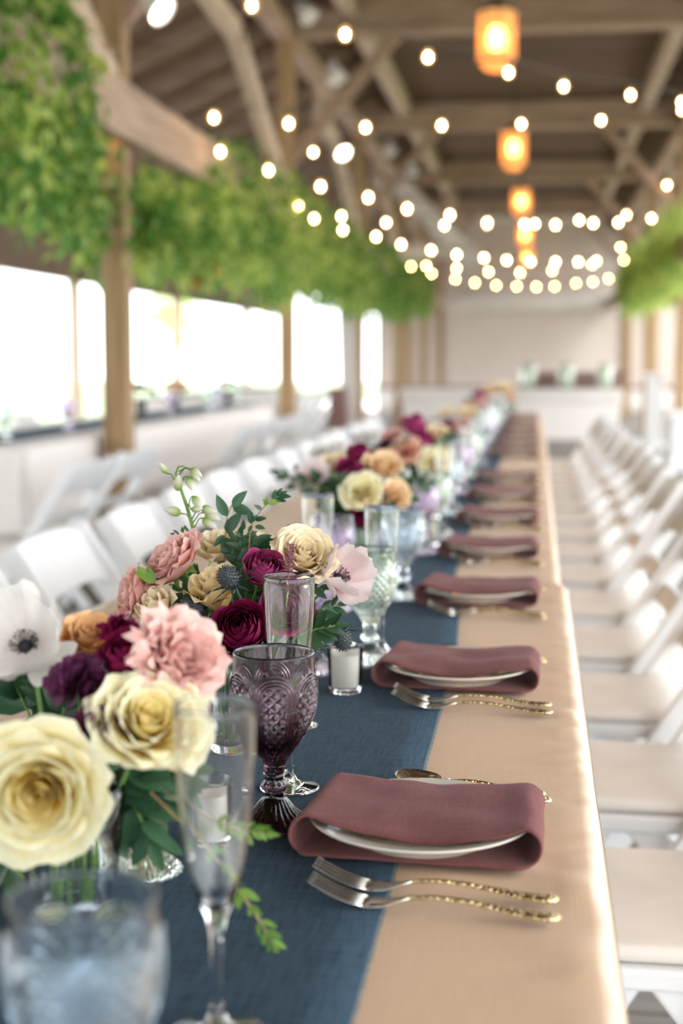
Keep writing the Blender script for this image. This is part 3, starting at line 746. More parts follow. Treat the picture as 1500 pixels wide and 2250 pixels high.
# leaves
def leaf_mesh(L, W, mat, fold=.25, curve=.15, tipp=1.0, nu=5, nv=7):
    def P(u, v):
        t = 2 * u - 1; w_ = W * (sin(pi * v ** .85) ** .8) * (1 - .15 * v) + .0002
        return (t * w_, L * v, fold * abs(t) * w_ - curve * L * v * v)
    return MB().grid(P, nu, nv).mesh('leaf', mat)
LEAF = {k: leaf_mesh(1, .21, LM[k]) for k in ('dark', 'eu', 'fresh')}
LEAFV = leaf_mesh(1, .26, LM['vine'], nu=3, nv=4)
LEAFW = {k: leaf_mesh(1, .235, LM[k]) for k in ('dark', 'eu', 'fresh')}
def put_leaf(root, inv, me, pos, dr, size, up=(0, -.5, 1), roll=0):
    d = Vector(dr).normalized(); u = Vector(up); x = d.cross(u)
    x = x.normalized() if x.length > 1e-4 else d.orthogonal().normalized()
    z = x.cross(d); Mx = Matrix((x, d, z)).transposed().to_4x4()
    Mw = Matrix.Translation(Vector(pos)) @ Mx @ Matrix.Rotation(roll, 4, 'Y') @ Matrix.Scale(size, 4)
    o = link('leaf', me, root); o.matrix_local = inv @ Mw; return o
def sprig(name, label, cat, group, pts, kind, size, pairs, rad=.0009, spread=.9, seed=1, stem=None, start=.15, wide=False, terminal=True, taper=.5, target=None):
    """leafy twig: pts are world points from base to tip"""
    rr = random.Random(seed); pts = [Vector(p) for p in pts]; base = pts[0]
    root = thing(name, label, cat, base, 0, group); inv = Matrix.Translation(-base)
    full = ([Vector(target)] if target else []) + pts
    MB().tube([p - base for p in full], [rad] * (len(full) - 1) + [rad * .5], 6).obj('stem', stem or M['stemb'], root)
    def at(t):
        s = t * (len(pts) - 1); i = min(int(s), len(pts) - 2); return pts[i].lerp(pts[i + 1], s - i), (pts[i + 1] - pts[i]).normalized()
    me = (LEAFW if wide else LEAF)[kind]
    for k in range(pairs):
        t = start + (1 - start) * k / max(1, pairs - .5); p, d = at(min(t, .999)); sz = size * (1 - (1 - taper) * t)
        side = d.cross(Vector((rr.random() - .5, -1 + .6 * rr.random(), .5 * rr.random() - .2))).normalized()
        if k % 2: side = (side + d.cross(side) * .8).normalized()
        for s in (-1, 1):
            dr = d * (.75 + .3 * rr.random()) + side * s * spread + Vector((0, -.25 + .3 * rr.random(), .1))
            put_leaf(root, inv, me, p, dr, sz * (.8 + .4 * rr.random()), up=(.2 * rr.random(), -1, .8), roll=(rr.random() - .5) * .9)
    if terminal:
        p, d = at(.999); put_leaf(root, inv, me, p, d, size * taper, up=(0, -1, .6))
    return root
def thistle(label, px, py, Y, axis, target, sc=1., seed=1, joined=False):
    a = Vector(axis).normalized(); pos = at_y(px, py, Y) - a * .009 * sc; Mw = frame(pos, a)
    root = place_root('sea_holly', label, 'thistle', 'sea holly thistles in the bouquets', Mw); m = MB(); n = 130
    m.lathe([(0, -.001), (.006 * sc, .001), (.0085 * sc, .007 * sc), (.0075 * sc, .014 * sc), (.004 * sc, .019 * sc), (0, .0205 * sc)], 14)
    for i in range(n):
        v = (i + .5) / n; z = v * .020 * sc; r = .0086 * sc * sqrt(max(.02, sin(pi * (.12 + .84 * v)))); q = i * 2.39996
        nrm = Vector((cos(q) * .9, sin(q) * .9, .25 + (v - .3) * 1.2)).normalized(); p = Vector((r * cos(q) * .93, r * sin(q) * .93, z)); tip = p + nrm * .0030 * sc
        s1 = nrm.orthogonal().normalized() * .00085 * sc; s2 = nrm.cross(s1)
        m.add([p + s1, p - s1 * .5 + s2 * .87, p - s1 * .5 - s2 * .87, tip], [(0, 1, 3), (1, 2, 3), (2, 0, 3)])
    m.obj('head', thead, root, False); rr = random.Random(seed)
    for k in range(9):
        q = k * 2 * pi / 9 + rr.random() * .4; L = (.020 + .012 * rr.random()) * sc; b = MB()
        def Pb(u, v, q=q, L=L, k=k):
            t = 2 * u - 1; jag = 1 + .8 * (int(v * 8) % 2); w_ = .0014 * sc * jag * (1 - v) + .00012
            y = .004 * sc + L * v; z = .001 + L * (.45 * v - .35 * v * v) * (1 if k % 2 else .5); x = t * w_
            return (x * cos(q) - y * sin(q), x * sin(q) + y * cos(q), z)
        b.grid(Pb, 3, 9); b.obj('bract', LM['thistle'], root)
    stem_to(root, Mw, target, .0013, LM['thistle'])
    return root
def fluffy(name, label, px, py, Y, axis, R_, mat, target, seed=1, n=90, group='small dark flowers in the bouquets'):
    a = Vector(axis).normalized(); Mw = frame(at_y(px, py, Y) - a * R_ * .3, a); root = place_root(name, label, 'flower', group, Mw); m = MB(); rr = random.Random(seed)
    for i in range(n):
        v = (i + .5) / n; th = v * 1.75; q = i * 2.39996; d = Vector((sin(th) * cos(q), sin(th) * sin(q), cos(th))); s = d.orthogonal().normalized(); s = (s + d.cross(s) * rr.random()).normalized()
        L = R_ * (.75 + .4 * rr.random()); W = R_ * .22
        m.grid(lambda u, w: d * (L * (.2 + .8 * w)) + s * ((2 * u - 1) * W * (.3 + .7 * sin(pi * (.1 + .75 * w)))) + Vector((0, 0, -R_ * .12 * w * w)), 3, 4)
    m.obj('bloom', PM[mat], root); sepals(root, R_ * .7); stem_to(root, Mw, target); return root
def vase(x, y, label, h=.125, r0=.030, r1=.040):
    pr = [(0, 0), (r0 - .002, 0), (r0, .002), (r0 + (r1 - r0) * .5, h * .5), (r1, h - .001), (r1 - .001, h), (r1 - .0022, h - .001), (r0 + (r1 - r0) * .5 - .0024, h * .5), (r0 - .0024, .012), (r0 - .005, .009), (0, .009)]
    o = link('vase', MB().lathe(pr, 56).mesh('vase', M['clear']), None, (x, y, tz_at(y) + .003)); return tag(o, label, 'vase', 'clear vases on the runner')

# ------------------------------------------------------------------ bouquet in focus
p = at_z(522, 1652, TZ); VX, VY = p.x, p.y
vase(VX, VY, 'clear tapered vase holding the sharp bouquet with pink roses')
rt = random.Random(21)
def T1(): 
    a = rt.random() * 2 * pi; r = .022 * sqrt(rt.random()); return (VX + r * cos(a), VY + r * sin(a), TZ + .014)
rose('open pink garden rose topping the sharp bouquet', 376, 1230, 1.43, (-.58, -.38, .72), .0345, 'pink', T1(), 44, .036, .75, 3, fl=.0022)
rose('pink garden rose drooping at the outer edge of the sharp bouquet', 292, 1305, 1.42, (-.86, -.42, .22), .028, 'pink', T1(), 36, .032, .7, 8, fl=.002)
rose('half-open cream rose below the pink roses', 345, 1338, 1.395, (-.42, -.45, .72), .0215, 'cream', T1(), 20, .043, .45, 5, closed=True, fl=.0008)
rose('upright butter yellow rose between two thistles', 470, 1297, 1.395, (-.22, -.34, .92), .0255, 'butter', T1(), 24, .047, .40, 12, closed=True, fl=.0006)
rose('cream rose at the back beneath the tall bud stalk', 478, 1198, 1.52, (-.15, -.3, .9), .027, 'cream', T1(), 22, .034, .8, 14)
rose('cream rose at the back behind the blue-green leaves', 562, 1212, 1.53, (.05, -.35, .9), .031, 'cream', T1(), 24, .036, .8, 17)
ranunculus('burgundy ranunculus tilted beside the cream rose', 578, 1250, 1.395, (.32, -.62, .62), .0225, 'mag', T1(), 34, 4)
ranunculus('magenta ranunculus seen through the sharp flute', 630, 1336, 1.412, (.22, -.95, .12), .0285, 'mag', T1(), 36, 9)
ranunculus('large dark burgundy ranunculus low in the sharp bouquet', 527, 1385, 1.355, (.05, -.80, .52), .0285, 'burg', T1(), 40, 6, hole=.2)
rose('full cream rose above the flute rim', 668, 1220, 1.43, (.30, -.62, .66), .0315, 'cream', T1(), 36, .038, .6, 23, fl=.0009)
anemone('blush anemone with a dark centre beside the green goblet', 745, 1268, 1.45, (.62, -.66, .42), .0375, 'blush', T1(), 5, .75)
thistle('sea holly between the butter rose and the ranunculus', 503, 1270, 1.365, (-.35, -.55, .75), T1(), 1.15, 1)
thistle('sea holly beneath the open pink rose', 424, 1335, 1.385, (-.45, -.7, .55), T1(), 1.2, 2)
thistle('sea holly hanging low beside the votive candle', 752, 1402, 1.46, (.2, -.35, -.9), T1(), 1.15, 3)
thistle('sea holly low behind the purple goblet rim', 688, 1432, 1.45, (.25, -.6, -.6), T1(), .95, 4)
# mauve plume in front of the cream rose
Mw = frame(at_y(632, 1300, 1.395), (.10, -.15, 1)); o = place_root('plume_flower', 'fuzzy mauve plume flower standing above the flute rim', 'flower', None, Mw); m = MB(); rr = random.Random(2)
for i in range(230):
    h = rr.random(); q = rr.random() * 2 * pi; z = .050 * h; r = (.0135 * (1 - .45 * h)) * (.6 + .5 * rr.random()); a0 = Vector((0, 0, z)); d = Vector((r * cos(q), r * sin(q), z + .008 * rr.random() - .001))
    s = (d - a0).orthogonal().normalized() * .00055
    m.add([a0 + s, a0 - s, d], [(0, 1, 2)])
m.tube([(0, 0, 0), (0, 0, .05)], .0012, 6); m.obj('plume', PM['mauve'], o, False); stem_to(o, Mw, T1(), .0012)
# bud stalk
path = [at_y(x, y, 1.47) for x, y in ((432, 1190), (424, 1160), (412, 1118), (400, 1082), (391, 1058), (386, 1040), (392, 1026), (405, 1024))]
st = thing('bud_stalk', 'tall green stalk of drooping white buds above the pink rose', 'flower', path[0]); inv0 = -path[0]
MB().tube([q + inv0 for q in path], [.0023, .0022, .0020, .0018, .0016, .0014, .0011, .0008], 8).obj('stem', LM['fresh'], st)
BUDM = petal('petal_bud', (.26, .42, .07), (.62, .64, .42), (.80, .79, .74))
BUDV = MB(); 
BUDV.grid(lambda u, v: ((.0036 * sin(pi * (v ** .75)) ** .8 + .0004) * cos(2 * pi * u), (.0036 * sin(pi * (v ** .75)) ** .8 + .0004) * sin(2 * pi * u), .0145 * v), 10, 9)
BUD = BUDV.mesh('bud', BUDM)
for (sx, sy, bx, by, dx, dy, s) in ((388, 1062, 366, 1040, -.5, .8, .9), (391, 1046, 418, 1030, .8, -.5, 1.05), (393, 1036, 421, 1034, .7, -.9, 1.0), (396, 1066, 413, 1047, .35, -1, 1.1), (392, 1074, 391, 1079, .05, .9, 1.2), (413, 1115, 424, 1090, .6, -.8, 1.15), (423, 1150, 398, 1128, -.95, .3, 1.25),
                                  (421, 1142, 442, 1116, .95, -.25, 1.25), (424, 1148, 450, 1126, .9, -.4, 1.3), (427, 1160, 445, 1138, .85, -.6, 1.3), (408, 1110, 420, 1120, .9, .1, .9)):
    a, b = at_y(sx, sy, 1.47), at_y(bx, by, 1.465 + .01 * (s - 1)); d = (RT * dx + UP * dy - HF * .3).normalized()
    bo = link('bud', BUD, st); bo.matrix_local = Matrix.Translation(inv0) @ frame(b, d) @ Matrix.Scale(s * 1.05, 4)
    mid = a.lerp(b, .55) + Vector((0, 0, .004)); pe = MB().tube([a + inv0, mid + inv0, b + inv0], [.0007, .0006, .0009], 5)
    pe.obj('pedicel', LM['fresh'], st)
# leafy twigs
def pth(Y, *xy): return [at_y(x, y, Y) for x, y in xy]
TW = 'leafy twigs in the bouquets'
tw = thing('eucalyptus_twig', 'blue-green leafy twig rising between bud stalk and ranunculus', 'twig', at_y(492, 1235, 1.47), 0, TW); b0 = -at_y(492, 1235, 1.47)
MB().tube([q + b0 for q in pth(1.47, (492, 1235), (495, 1180), (498, 1140), (508, 1112), (528, 1088))], [.0011, .001, .0009, .0008, .0005], 6).obj('stem', M['stemb'], tw)
for (x, y, tx, ty, W) in ((498, 1135, 476, 1090, 1), (500, 1128, 497, 1130, 0), (510, 1114, 538, 1080, 1), (510, 1112, 553, 1127, 1), (495, 1172, 526, 1127, 1), (494, 1176, 469, 1199, 1), (493, 1178, 500, 1224, 1.15), (493, 1180, 512, 1216, 1)):
    if not W: continue
    a, b = at_y(x, y, 1.47), at_y(tx, ty, 1.462); put_leaf(tw, Matrix.Translation(b0), LEAFW['eu'], a, b - a, (b - a).length * 1.03 * W, up=(0, -1, .35))
tw = thing('eucalyptus_twig', 'slender leafy twig reaching up behind the burgundy ranunculus', 'twig', at_y(545, 1235, 1.46), 0, TW); b0 = -at_y(545, 1235, 1.46)
MB().tube([q + b0 for q in pth(1.46, (545, 1235), (548, 1180), (556, 1145), (574, 1120), (598, 1098), (615, 1086))], [.0011, .001, .0009, .0008, .0006, .0005], 6).obj('stem', M['stemb'], tw)
for (x, y, tx, ty) in ((553, 1152, 548, 1122), (554, 1154, 545, 1166), (556, 1146, 563, 1132), (560, 1142, 582, 1138), (560, 1156, 580, 1160), (549, 1178, 530, 1180), (549, 1178, 562, 1168), (548, 1190, 524, 1200), (547, 1205, 522, 1230), (550, 1205, 572, 1190), (552, 1198, 600, 1185), (556, 1196, 596, 1200), (560, 1190, 592, 1176),
                      (583, 1112, 585, 1094), (590, 1106, 578, 1098), (590, 1108, 612, 1100), (600, 1098, 604, 1078), (604, 1096, 626, 1100), (608, 1092, 617, 1074), (612, 1090, 628, 1080), (612, 1090, 636, 1090), (530, 1180, 518, 1168), (530, 1182, 528, 1200), (534, 1165, 535, 1145), (575, 1120, 560, 1110)):
    a, b = at_y(x, y, 1.46), at_y(tx, ty, 1.455); put_leaf(tw, Matrix.Translation(b0), LEAFW['eu' if x < 580 else 'fresh'] if x < 600 else LEAFW['eu'], a, b - a, (b - a).length * 1.08, up=(.3 * rr.random(), -1, .35 + .5 * rr.random()))
tw = thing('eucalyptus_twig', 'short leafy twig behind the full cream rose', 'twig', at_y(600, 1185, 1.48), 0, TW); b0 = -at_y(600, 1185, 1.48)
MB().tube([q + b0 for q in pth(1.48, (600, 1185), (622, 1172), (650, 1166), (672, 1164))], .0007, 6).obj('stem', M['stemb'], tw)
for (x, y, tx, ty) in ((622, 1172, 648, 1158), (625, 1172, 655, 1170), (622, 1172, 634, 1154), (655, 1166, 684, 1158)):
    a, b = at_y(x, y, 1.48), at_y(tx, ty, 1.475); put_leaf(tw, Matrix.Translation(b0), LEAFW['eu'], a, b - a, (b - a).length * 1.08, up=(0, -1, .5))
sprig('leafy_twig', 'small pointed leaves beside the foot of the bud stalk', 'twig', TW, pth(1.46, (420, 1190), (402, 1176), (388, 1174)), 'eu', .016, 3, .0006, .7, 5)
sprig('leafy_twig', 'single curled green leaf over the drooping pink rose', 'twig', TW, pth(1.385, (345, 1285), (322, 1262)), 'fresh', .026, 1, .0008, .25, 11, terminal=True)
LO = 'dark leaf sprays filling the bouquets'
fill1 = [((520, 1330), (560, 1300), (590, 1292)), ((470, 1360), (450, 1330), (400, 1300)), ((640, 1390), (690, 1345), (740, 1330)), ((650, 1400), (700, 1380), (735, 1375)), ((560, 1330), (545, 1290), (540, 1250)), ((480, 1340), (430, 1290), (415, 1262)), ((600, 1320), (640, 1290), (700, 1290)),
         ((500, 1350), (470, 1330), (440, 1380)), ((590, 1400), (640, 1420), (668, 1440)), ((540, 1300), (600, 1240), (630, 1230)), ((440, 1330), (400, 1350), (380, 1390)), ((570, 1250), (540, 1215), (520, 1190))]
fw = ['under the flute rim', 'below the open pink rose', 'beside the anemone', 'above the low thistle', 'between butter rose and ranunculus', 'behind the pink roses', 'behind the magenta ranunculus', 'left of the dark ranunculus', 'behind the purple goblet rim', 'under the full cream rose', 'beneath the half-open cream rose', 'in front of the back cream rose']
for i, (pp, wd) in enumerate(zip(fill1, fw)):
    Yf = 1.43 + .02 * (i % 3)
    sprig('leaf_spray', 'dark green leaf spray %s' % wd, 'foliage', LO, pth(Yf, *pp), 'dark' if i % 2 else 'eu', .034, 5, .0011, .8, 30 + i, M['stemg'], 0., target=T1())

# ------------------------------------------------------------------ blurred bouquet at the front
BX, BY = at_z(160, 2040, TZ).x, at_z(160, 2040, TZ).y
vase(BX, BY, 'clear vase of the blurred front bouquet behind the pale blue goblet', .105)
def T0():
    a = rt.random() * 2 * pi; r = .02 * sqrt(rt.random()); return (BX + r * cos(a), BY + r * sin(a), TZ + .014)
rose('large pale yellow rose with a golden heart, nearest flower', 82, 1742, .885, (.18, -.97, .06), .045, 'yellow', T0(), 36, .037, .75, 41, fl=.0012, inner='gold')
rose('pale yellow rose spreading beside the pink carnation', 330, 1582, .945, (.38, -.55, .62), .0375, 'yellow', T0(), 34, .034, .8, 45, fl=.0014, inner='gold')
fl = rose('ruffled salmon pink rose leaning towards the purple goblet', 398, 1445, .99, (.62, -.45, .42), .0335, 'pink', T0(), 46, .034, .9, 47, fl=.0045)
anemone('white anemone at the back edge of the front bouquet', 52, 1415, 1.02, (.05, -.8, .6), .046, 'white', T0(), 12, .7)
rose('orange ranunculus-like rose peeking behind the white anemone', 195, 1402, 1.05, (.2, -.4, .9), .026, 'orange', T0(), 24, .028, .6, 50)
fluffy('scabiosa', 'dark plum scabiosa in the middle of the front bouquet', 165, 1490, .97, (0, -.7, .6), .024, 'plum', T0(), 1)
fluffy('scabiosa', 'dark plum scabiosa between the two yellow roses', 212, 1605, .93, (.1, -.9, .3), .021, 'plum', T0(), 2)
fluffy('scabiosa', 'small burgundy scabiosa spiking up behind the pink rose', 262, 1378, 1.03, (.1, -.3, .9), .017, 'burg', T0(), 3)
ranunculus('purple ranunculus between scabiosa and salmon pink rose', 275, 1440, .99, (.1, -.6, .7), .020, 'burg', T0(), 22, 15)
fill0 = [((200, 1700), (280, 1680), (340, 1720)), ((220, 1700), (310, 1715), (390, 1720)), ((180, 1750), (260, 1760), (330, 1770)), ((60, 1560), (30, 1500), (5, 1470)), ((100, 1560), (90, 1520), (60, 1500)), ((200, 1620), (260, 1650), (300, 1680)), ((120, 1620), (140, 1560), (120, 1520)), ((20, 1900), (10, 2050), (25, 2200)), ((260, 1650), (330, 1690), (400, 1690))]
fill0 += [((240, 1700), (300, 1780), (330, 1850)), ((230, 1690), (300, 1700), (360, 1720))]
fw0 = ['right of the large yellow rose', 'reaching out under the second yellow rose', 'below the large yellow rose', 'under the white anemone', 'above the large yellow rose', 'under the second yellow rose', 'left of the plum scabiosa', 'trailing down at the front edge', 'between yellow rose and flute', 'dropping towards the greenish goblet foot', 'close under the second yellow rose']
for i, (pp, wd) in enumerate(zip(fill0, fw0)):
    sprig('leaf_spray', 'blurred green leaf spray %s' % wd, 'foliage', LO, pth((1.07 if i in (3, 4, 6) else .99) + .015 * (i % 3), *pp), 'dark' if i % 3 else 'eu', .050, 5, .0012, .8, 60 + i, M['stemg'], 0., wide=True, target=T0())
sprig('leafy_twig', 'fresh green tip drooping before the blue runner', 'twig', TW, pth(.93, (330, 1740), (440, 1850), (520, 1950), (575, 2030), (600, 2075)), 'fresh', .020, 7, .0008, .7, 81, start=.3)
sprig('leafy_twig', 'small fresh green tip in front of the purple goblet foot', 'twig', TW, pth(.97, (360, 1740), (460, 1800), (545, 1825), (590, 1832)), 'fresh', .017, 6, .0007, .8, 83, start=.4)

# ------------------------------------------------------------------ the bouquets further down the table
def far_bouquet(wd, px, Y, flowers, vz=.115, greens=4, seed=1, kinds=None):
    rr = random.Random(seed); c = at_y(px, 900, Y); X0 = c.x; vase(X0, Y, 'clear vase of the %s' % wd, vz)
    tgt = lambda: (X0 + .02 * (rr.random() - .5), Y + .02 * (rr.random() - .5), tz_at(Y) + .014)
    for (kind, col, fx, fy, dY, R_, ax, desc) in flowers:
        lb = '%s of the %s' % (desc, wd)
        if kind == 'rose': rose(lb, fx, fy, Y + dY, ax, R_, col, tgt(), 20, R_ * 1.1, .8, int(fx), joined=True, nu=7, nv=6)
        elif kind == 'ran': ranunculus(lb, fx, fy, Y + dY, ax, R_, col, tgt(), 18, int(fx), joined=True)
        elif kind == 'anem': anemone(lb, fx, fy, Y + dY, ax, R_, col, tgt(), int(fx), .5, True)
        else: fluffy('scabiosa', lb, fx, fy, Y + dY, ax, R_, col, tgt(), int(fx), 50)
    for i in range(greens):
        q = 2 * pi * i / greens + .4; b = Vector((X0, Y, tz_at(Y) + vz)); r = .10 + .05 * rr.random()
        tip = b + Vector((r * cos(q), r * sin(q) * .8, .03 + .06 * rr.random()))
        sprig('leaf_spray', 'dark leaf spray, %s round the %s' % (ORD[i], wd), 'foliage', LO, [b, b.lerp(tip, .5) + Vector((0, 0, .02)), tip], 'dark', .055, 6, .0015, .9, seed * 9 + i, M['stemg'], 0., wide=True)
U = (0, -.5, .8); Fc = (.1, -.85, .45)
far_bouquet('second bouquet', 778, 2.62, [
    ('anem', 'blush', 690, 1048, -.03, .040, (-.3, -.7, .6), 'blush anemone with dark centre'), ('rose', 'cream', 738, 1018, .03, .030, U, 'pale cream rose'),
    ('ran', 'burg', 790, 1000, .03, .026, U, 'upper burgundy ranunculus'), ('ran', 'mag', 768, 1034, -.04, .026, Fc, 'middle magenta ranunculus'), ('ran', 'mag', 795, 1042, -.05, .020, Fc, 'small magenta ranunculus'),
    ('rose', 'peach', 842, 1022, -.02, .037, (.2, -.5, .8), 'big peach rose'), ('rose', 'yellow', 796, 1078, -.09, .034, Fc, 'butter yellow rose'), ('rose', 'peach', 868, 1090, -.06, .030, (.5, -.7, .3), 'pale peach rose low'),
    ('ran', 'burg', 652, 1045, 0, .014, (-.6, -.4, .5), 'single burgundy bud at the edge'), ('ran', 'burg', 792, 1140, -.06, .020, Fc, 'burgundy ranunculus low'), ('rose', 'white', 722, 990, .1, .03, U, 'white rose at the back')], greens=9, seed=3)
far_bouquet('third bouquet', 900, 3.75, [
    ('ran', 'mag', 912, 934, .03, .037, U, 'large magenta peony-like bloom'), ('ran', 'mag', 925, 968, -.02, .034, (.3, -.6, .7), 'second magenta bloom'), ('rose', 'cream', 957, 950, .05, .032, U, 'cream rose'),
    ('rose', 'coral', 892, 990, -.08, .036, Fc, 'coral rose'), ('rose', 'yellow', 958, 1012, -.08, .040, Fc, 'yellow rose'), ('rose', 'pink', 862, 955, .05, .026, U, 'pink rose'), ('flu', 'plum', 848, 978, 0, .028, U, 'dark plum scabiosa'),
    ('rose', 'cream', 965, 1040, -.05, .030, (.3, -.8, .2), 'low cream rose'), ('rose', 'white', 800, 960, .25, .034, U, 'white rose at the side')], greens=6, seed=5)
far_bouquet('fourth bouquet', 1010, 5.3, [
    ('rose', 'white', 1000, 920, 0, .034, U, 'white rose'), ('rose', 'cream', 1030, 905, 0, .034, U, 'cream rose'), ('ran', 'burg', 985, 935, -.05, .028, U, 'burgundy ranunculus'), ('rose', 'pink', 1018, 935, -.08, .03, Fc, 'pink rose'),
    ('rose', 'cream', 985, 905, .05, .03, U, 'pale cream rose')], greens=4, seed=7)
far_bouquet('fifth and farthest bouquet', 1075, 7.6, [
    ('ran', 'mag', 1052, 870, 0, .036, U, 'magenta bloom'), ('rose', 'peach', 1078, 858, .04, .045, U, 'peach rose'), ('rose', 'cream', 1105, 852, .06, .05, U, 'cream rose'), ('rose', 'coral', 1035, 892, -.05, .045, U, 'coral rose'),
    ('rose', 'white', 1092, 880, -.08, .05, U, 'white rose'), ('rose', 'pink', 1062, 886, -.1, .04, U, 'pink rose'), ('rose', 'peach', 1118, 872, 0, .04, U, 'small peach rose')], greens=4, seed=9)
# ================================================================== CHAIRS
def make_chair():
    t = thing('folding_chair', 'x', 'chair', (0, 0, 0), 0, 'white folding chairs')
    # local: front towards -x
    s = MB().box(-.205, .165, -.188, .188, .437, .462).obj('seat', M['cushion'], t); bevel(s, .011, 3)
    bevel(MB().box(-.215, .18, -.20, .20, .405, .436).obj('seat_frame', M['white'], t, False), .006)
    for sy in (-1, 1):
        y = sy * .222
        bevel(MB().bar((-.20, y, 0), (.285, y, .80), .022, .050, side=(0, 1, 0)).obj('leg', M['white'], t, False), .006)
        y = sy * .186
        bevel(MB().bar((.27, y * .98, 0), (-.05, y * .98, .425), .020, .045, side=(0, 1, 0)).obj('leg', M['white'], t, False), .005)
        MB().tube([(.045, sy * .235, .405), (.045, sy * .205, .405)], .006, 10).obj('bolt', M['silver'], t)
    def slat(z0, z1, bow, th, nm, arch=0):
        xf = lambda z: -.20 + .485 * z / .80
        def P(u, v, off):
            y = -.222 + .444 * u; b = bow * (1 - (2 * u - 1) ** 2); z = z0 + (z1 - z0) * v + (arch * (1 - (2 * u - 1) ** 4) if v > .5 else 0) + (.03 * (2 * u - 1) ** 6 * (-1) if arch and v < .5 else 0)
            return (xf(z) + b + off, y, z)
        g = MB(); n = 11; vs = [P(i / (n - 1), v, o) for (v, o) in ((0, -th / 2), (1, -th / 2), (1, th / 2), (0, th / 2)) for i in range(n)]
        fs = [(a * n + i, a * n + i + 1, ((a + 1) % 4) * n + i + 1, ((a + 1) % 4) * n + i) for a in range(4) for i in range(n - 1)] + [tuple(a * n for a in range(4)), tuple(a * n + n - 1 for a in (3, 2, 1, 0))]
        g.add(vs, fs); bevel(g.obj(nm, M['white'], t, False), .005)
    slat(.672, .792, .018, .018, 'backrest', .014)
    slat(.535, .585, .014, .016, 'back_slat')
    MB().tube([(-.125, -.215, .125), (-.125, .215, .125)], .011, 8).obj('stretcher', M['white'], t)
    MB().tube([(.17, -.18, .13), (.17, .18, .13)], .011, 8).obj('stretcher', M['white'], t)
    return t
chair0 = make_chair(); used = [0]
def chair(x, y, rz, label, group):
    o = chair0 if not used[0] else copy_tree(chair0); used[0] = 1
    o.location = (x, y, 0); o.rotation_euler = (0, 0, rz); o.scale = (1, 1, .955); o['label'] = label; o['group'] = group; return o
rc = random.Random(11)
for k in range(15):
    Y = 1.93 + .605 * k
    chair(.215 + .02 * (rc.random() - .5), Y, .05 * (rc.random() - .5), '%s white folding chair down the open side of the long table' % ORD[k], 'chairs down the open side')
for k in range(14):
    Y = 1.92 + .61 * k
    chair(-.835 + .03 * (rc.random() - .5), Y, pi + .06 * (rc.random() - .5), '%s white folding chair down the garland side of the long table' % ORD[k], 'chairs down the garland side')
# ------------------------------------------------------------------ neighbouring tables
def far_table(wd, x0, x1, y0, y1, run=True):
    table('banquet_table', 'banquet table hidden under ivory cloth, %s' % wd, x0, x1, y0, y1, TZ)
    o = cloth_mesh('tablecloth', None, x0, x1, y0, y1, TZ, drop=.72, end0=.72, end1=.72, step=.1, seed=4).obj('tablecloth', M['cloth_pale']); tag(o, 'pale ivory tablecloth hanging to the floor, %s' % wd, 'tablecloth')
    if run:
        xm = (x0 + x1) / 2; o = MB().box(xm - .2, xm + .2, y0 + .0, y1, TZ + .001, TZ + .004).obj('table_runner', M['runner'], smooth=False); tag(o, 'blue runner lying on the ivory cloth, %s' % wd, 'table runner')
far_table('nearer table in the lawn-side aisle', -3.17, -2.37, 6.35, 13.1)
far_table('farther table in the lawn-side aisle', -4.3, -3.5, 14.2, 21.0)
for k in range(6):
    chair(-2.02, 8.5 + .66 * k, .25 * (rc.random() - .5), '%s white chair backed towards us at the nearer lawn-side table' % ORD[k], 'chairs at the nearer lawn-side table')
for k in range(2):
    chair(-2.04, 5.55 + .68 * k, .2 * (rc.random() - .5), '%s white chair in the aisle just before the first garland post' % ORD[k], 'aisle chairs before the first post')
for k in range(6):
    chair(-3.12, 14.6 + 1.0 * k, .1 * (rc.random() - .5), '%s white chair at the farther lawn-side table' % ORD[k], 'chairs at the farther lawn-side table')
for k in range(4):
    chair(-3.52, 6.9 + 1.1 * k, pi, '%s white chair across the nearer lawn-side table' % ORD[k], 'chairs across the nearer lawn-side table')
def far_top(x, y, wd, cols, seed):
    rr = random.Random(seed); v = link('vase', MB().lathe([(0, 0), (.03, 0), (.04, .12), (.037, .119), (.028, .008), (0, .008)], 20).mesh('vase', M['clear']), None, (x, y, TZ + .004)); tag(v, 'clear vase of flowers, %s' % wd, 'vase')
    for i, c in enumerate(cols):
        q = i * 2.4; m = MB()
        for f in rose_petals(.05, 14, .05, .8, seed + i): m.grid(f, 5, 5)
        r = place_root('rose', '%s blurred bloom, %s' % ({'orange': 'orange', 'cream': 'cream', 'plum': 'dark plum', 'pink': 'pink'}[c], wd + (', ' + ORD[i] + ' round the vase')), 'flower', 'blooms on the lawn-side tables', frame((x + .06 * cos(q), y + .06 * sin(q), TZ + .17 + .03 * rr.random()), (cos(q) * .5, sin(q) * .5, .8)))
        m.obj('bloom', PM[c], r); MB().tube([(0, 0, 0), (-.02, 0, -.13)], .002, 5).obj('stem', M['stemg'], r)
far_top(-2.75, 9.75, 'dark bunch by the first post', ['plum', 'cream', 'plum'], 1)
far_top(-2.75, 10.7, 'orange bunch on the aisle table', ['orange', 'orange', 'cream', 'orange'], 2)
far_top(-2.75, 12.6, 'dark bunch at the aisle table end', ['plum', 'cream', 'plum'], 3)
for i, (x, y) in enumerate(((-2.66, 6.9), (-2.85, 7.4), (-2.66, 7.9), (-2.85, 8.4), (-2.66, 9.0), (-2.66, 10.2), (-2.6, 11.2), (-2.66, 11.6), (-2.7, 12.0), (-2.6, 12.3))):
    o = link('goblet', GH[cyc[i % 3]], None, (x, y, TZ + .0045)); tag(o, '%s goblet from the near end of the lawn-side table' % ORD[i], 'goblet', 'goblets on the lawn-side tables')
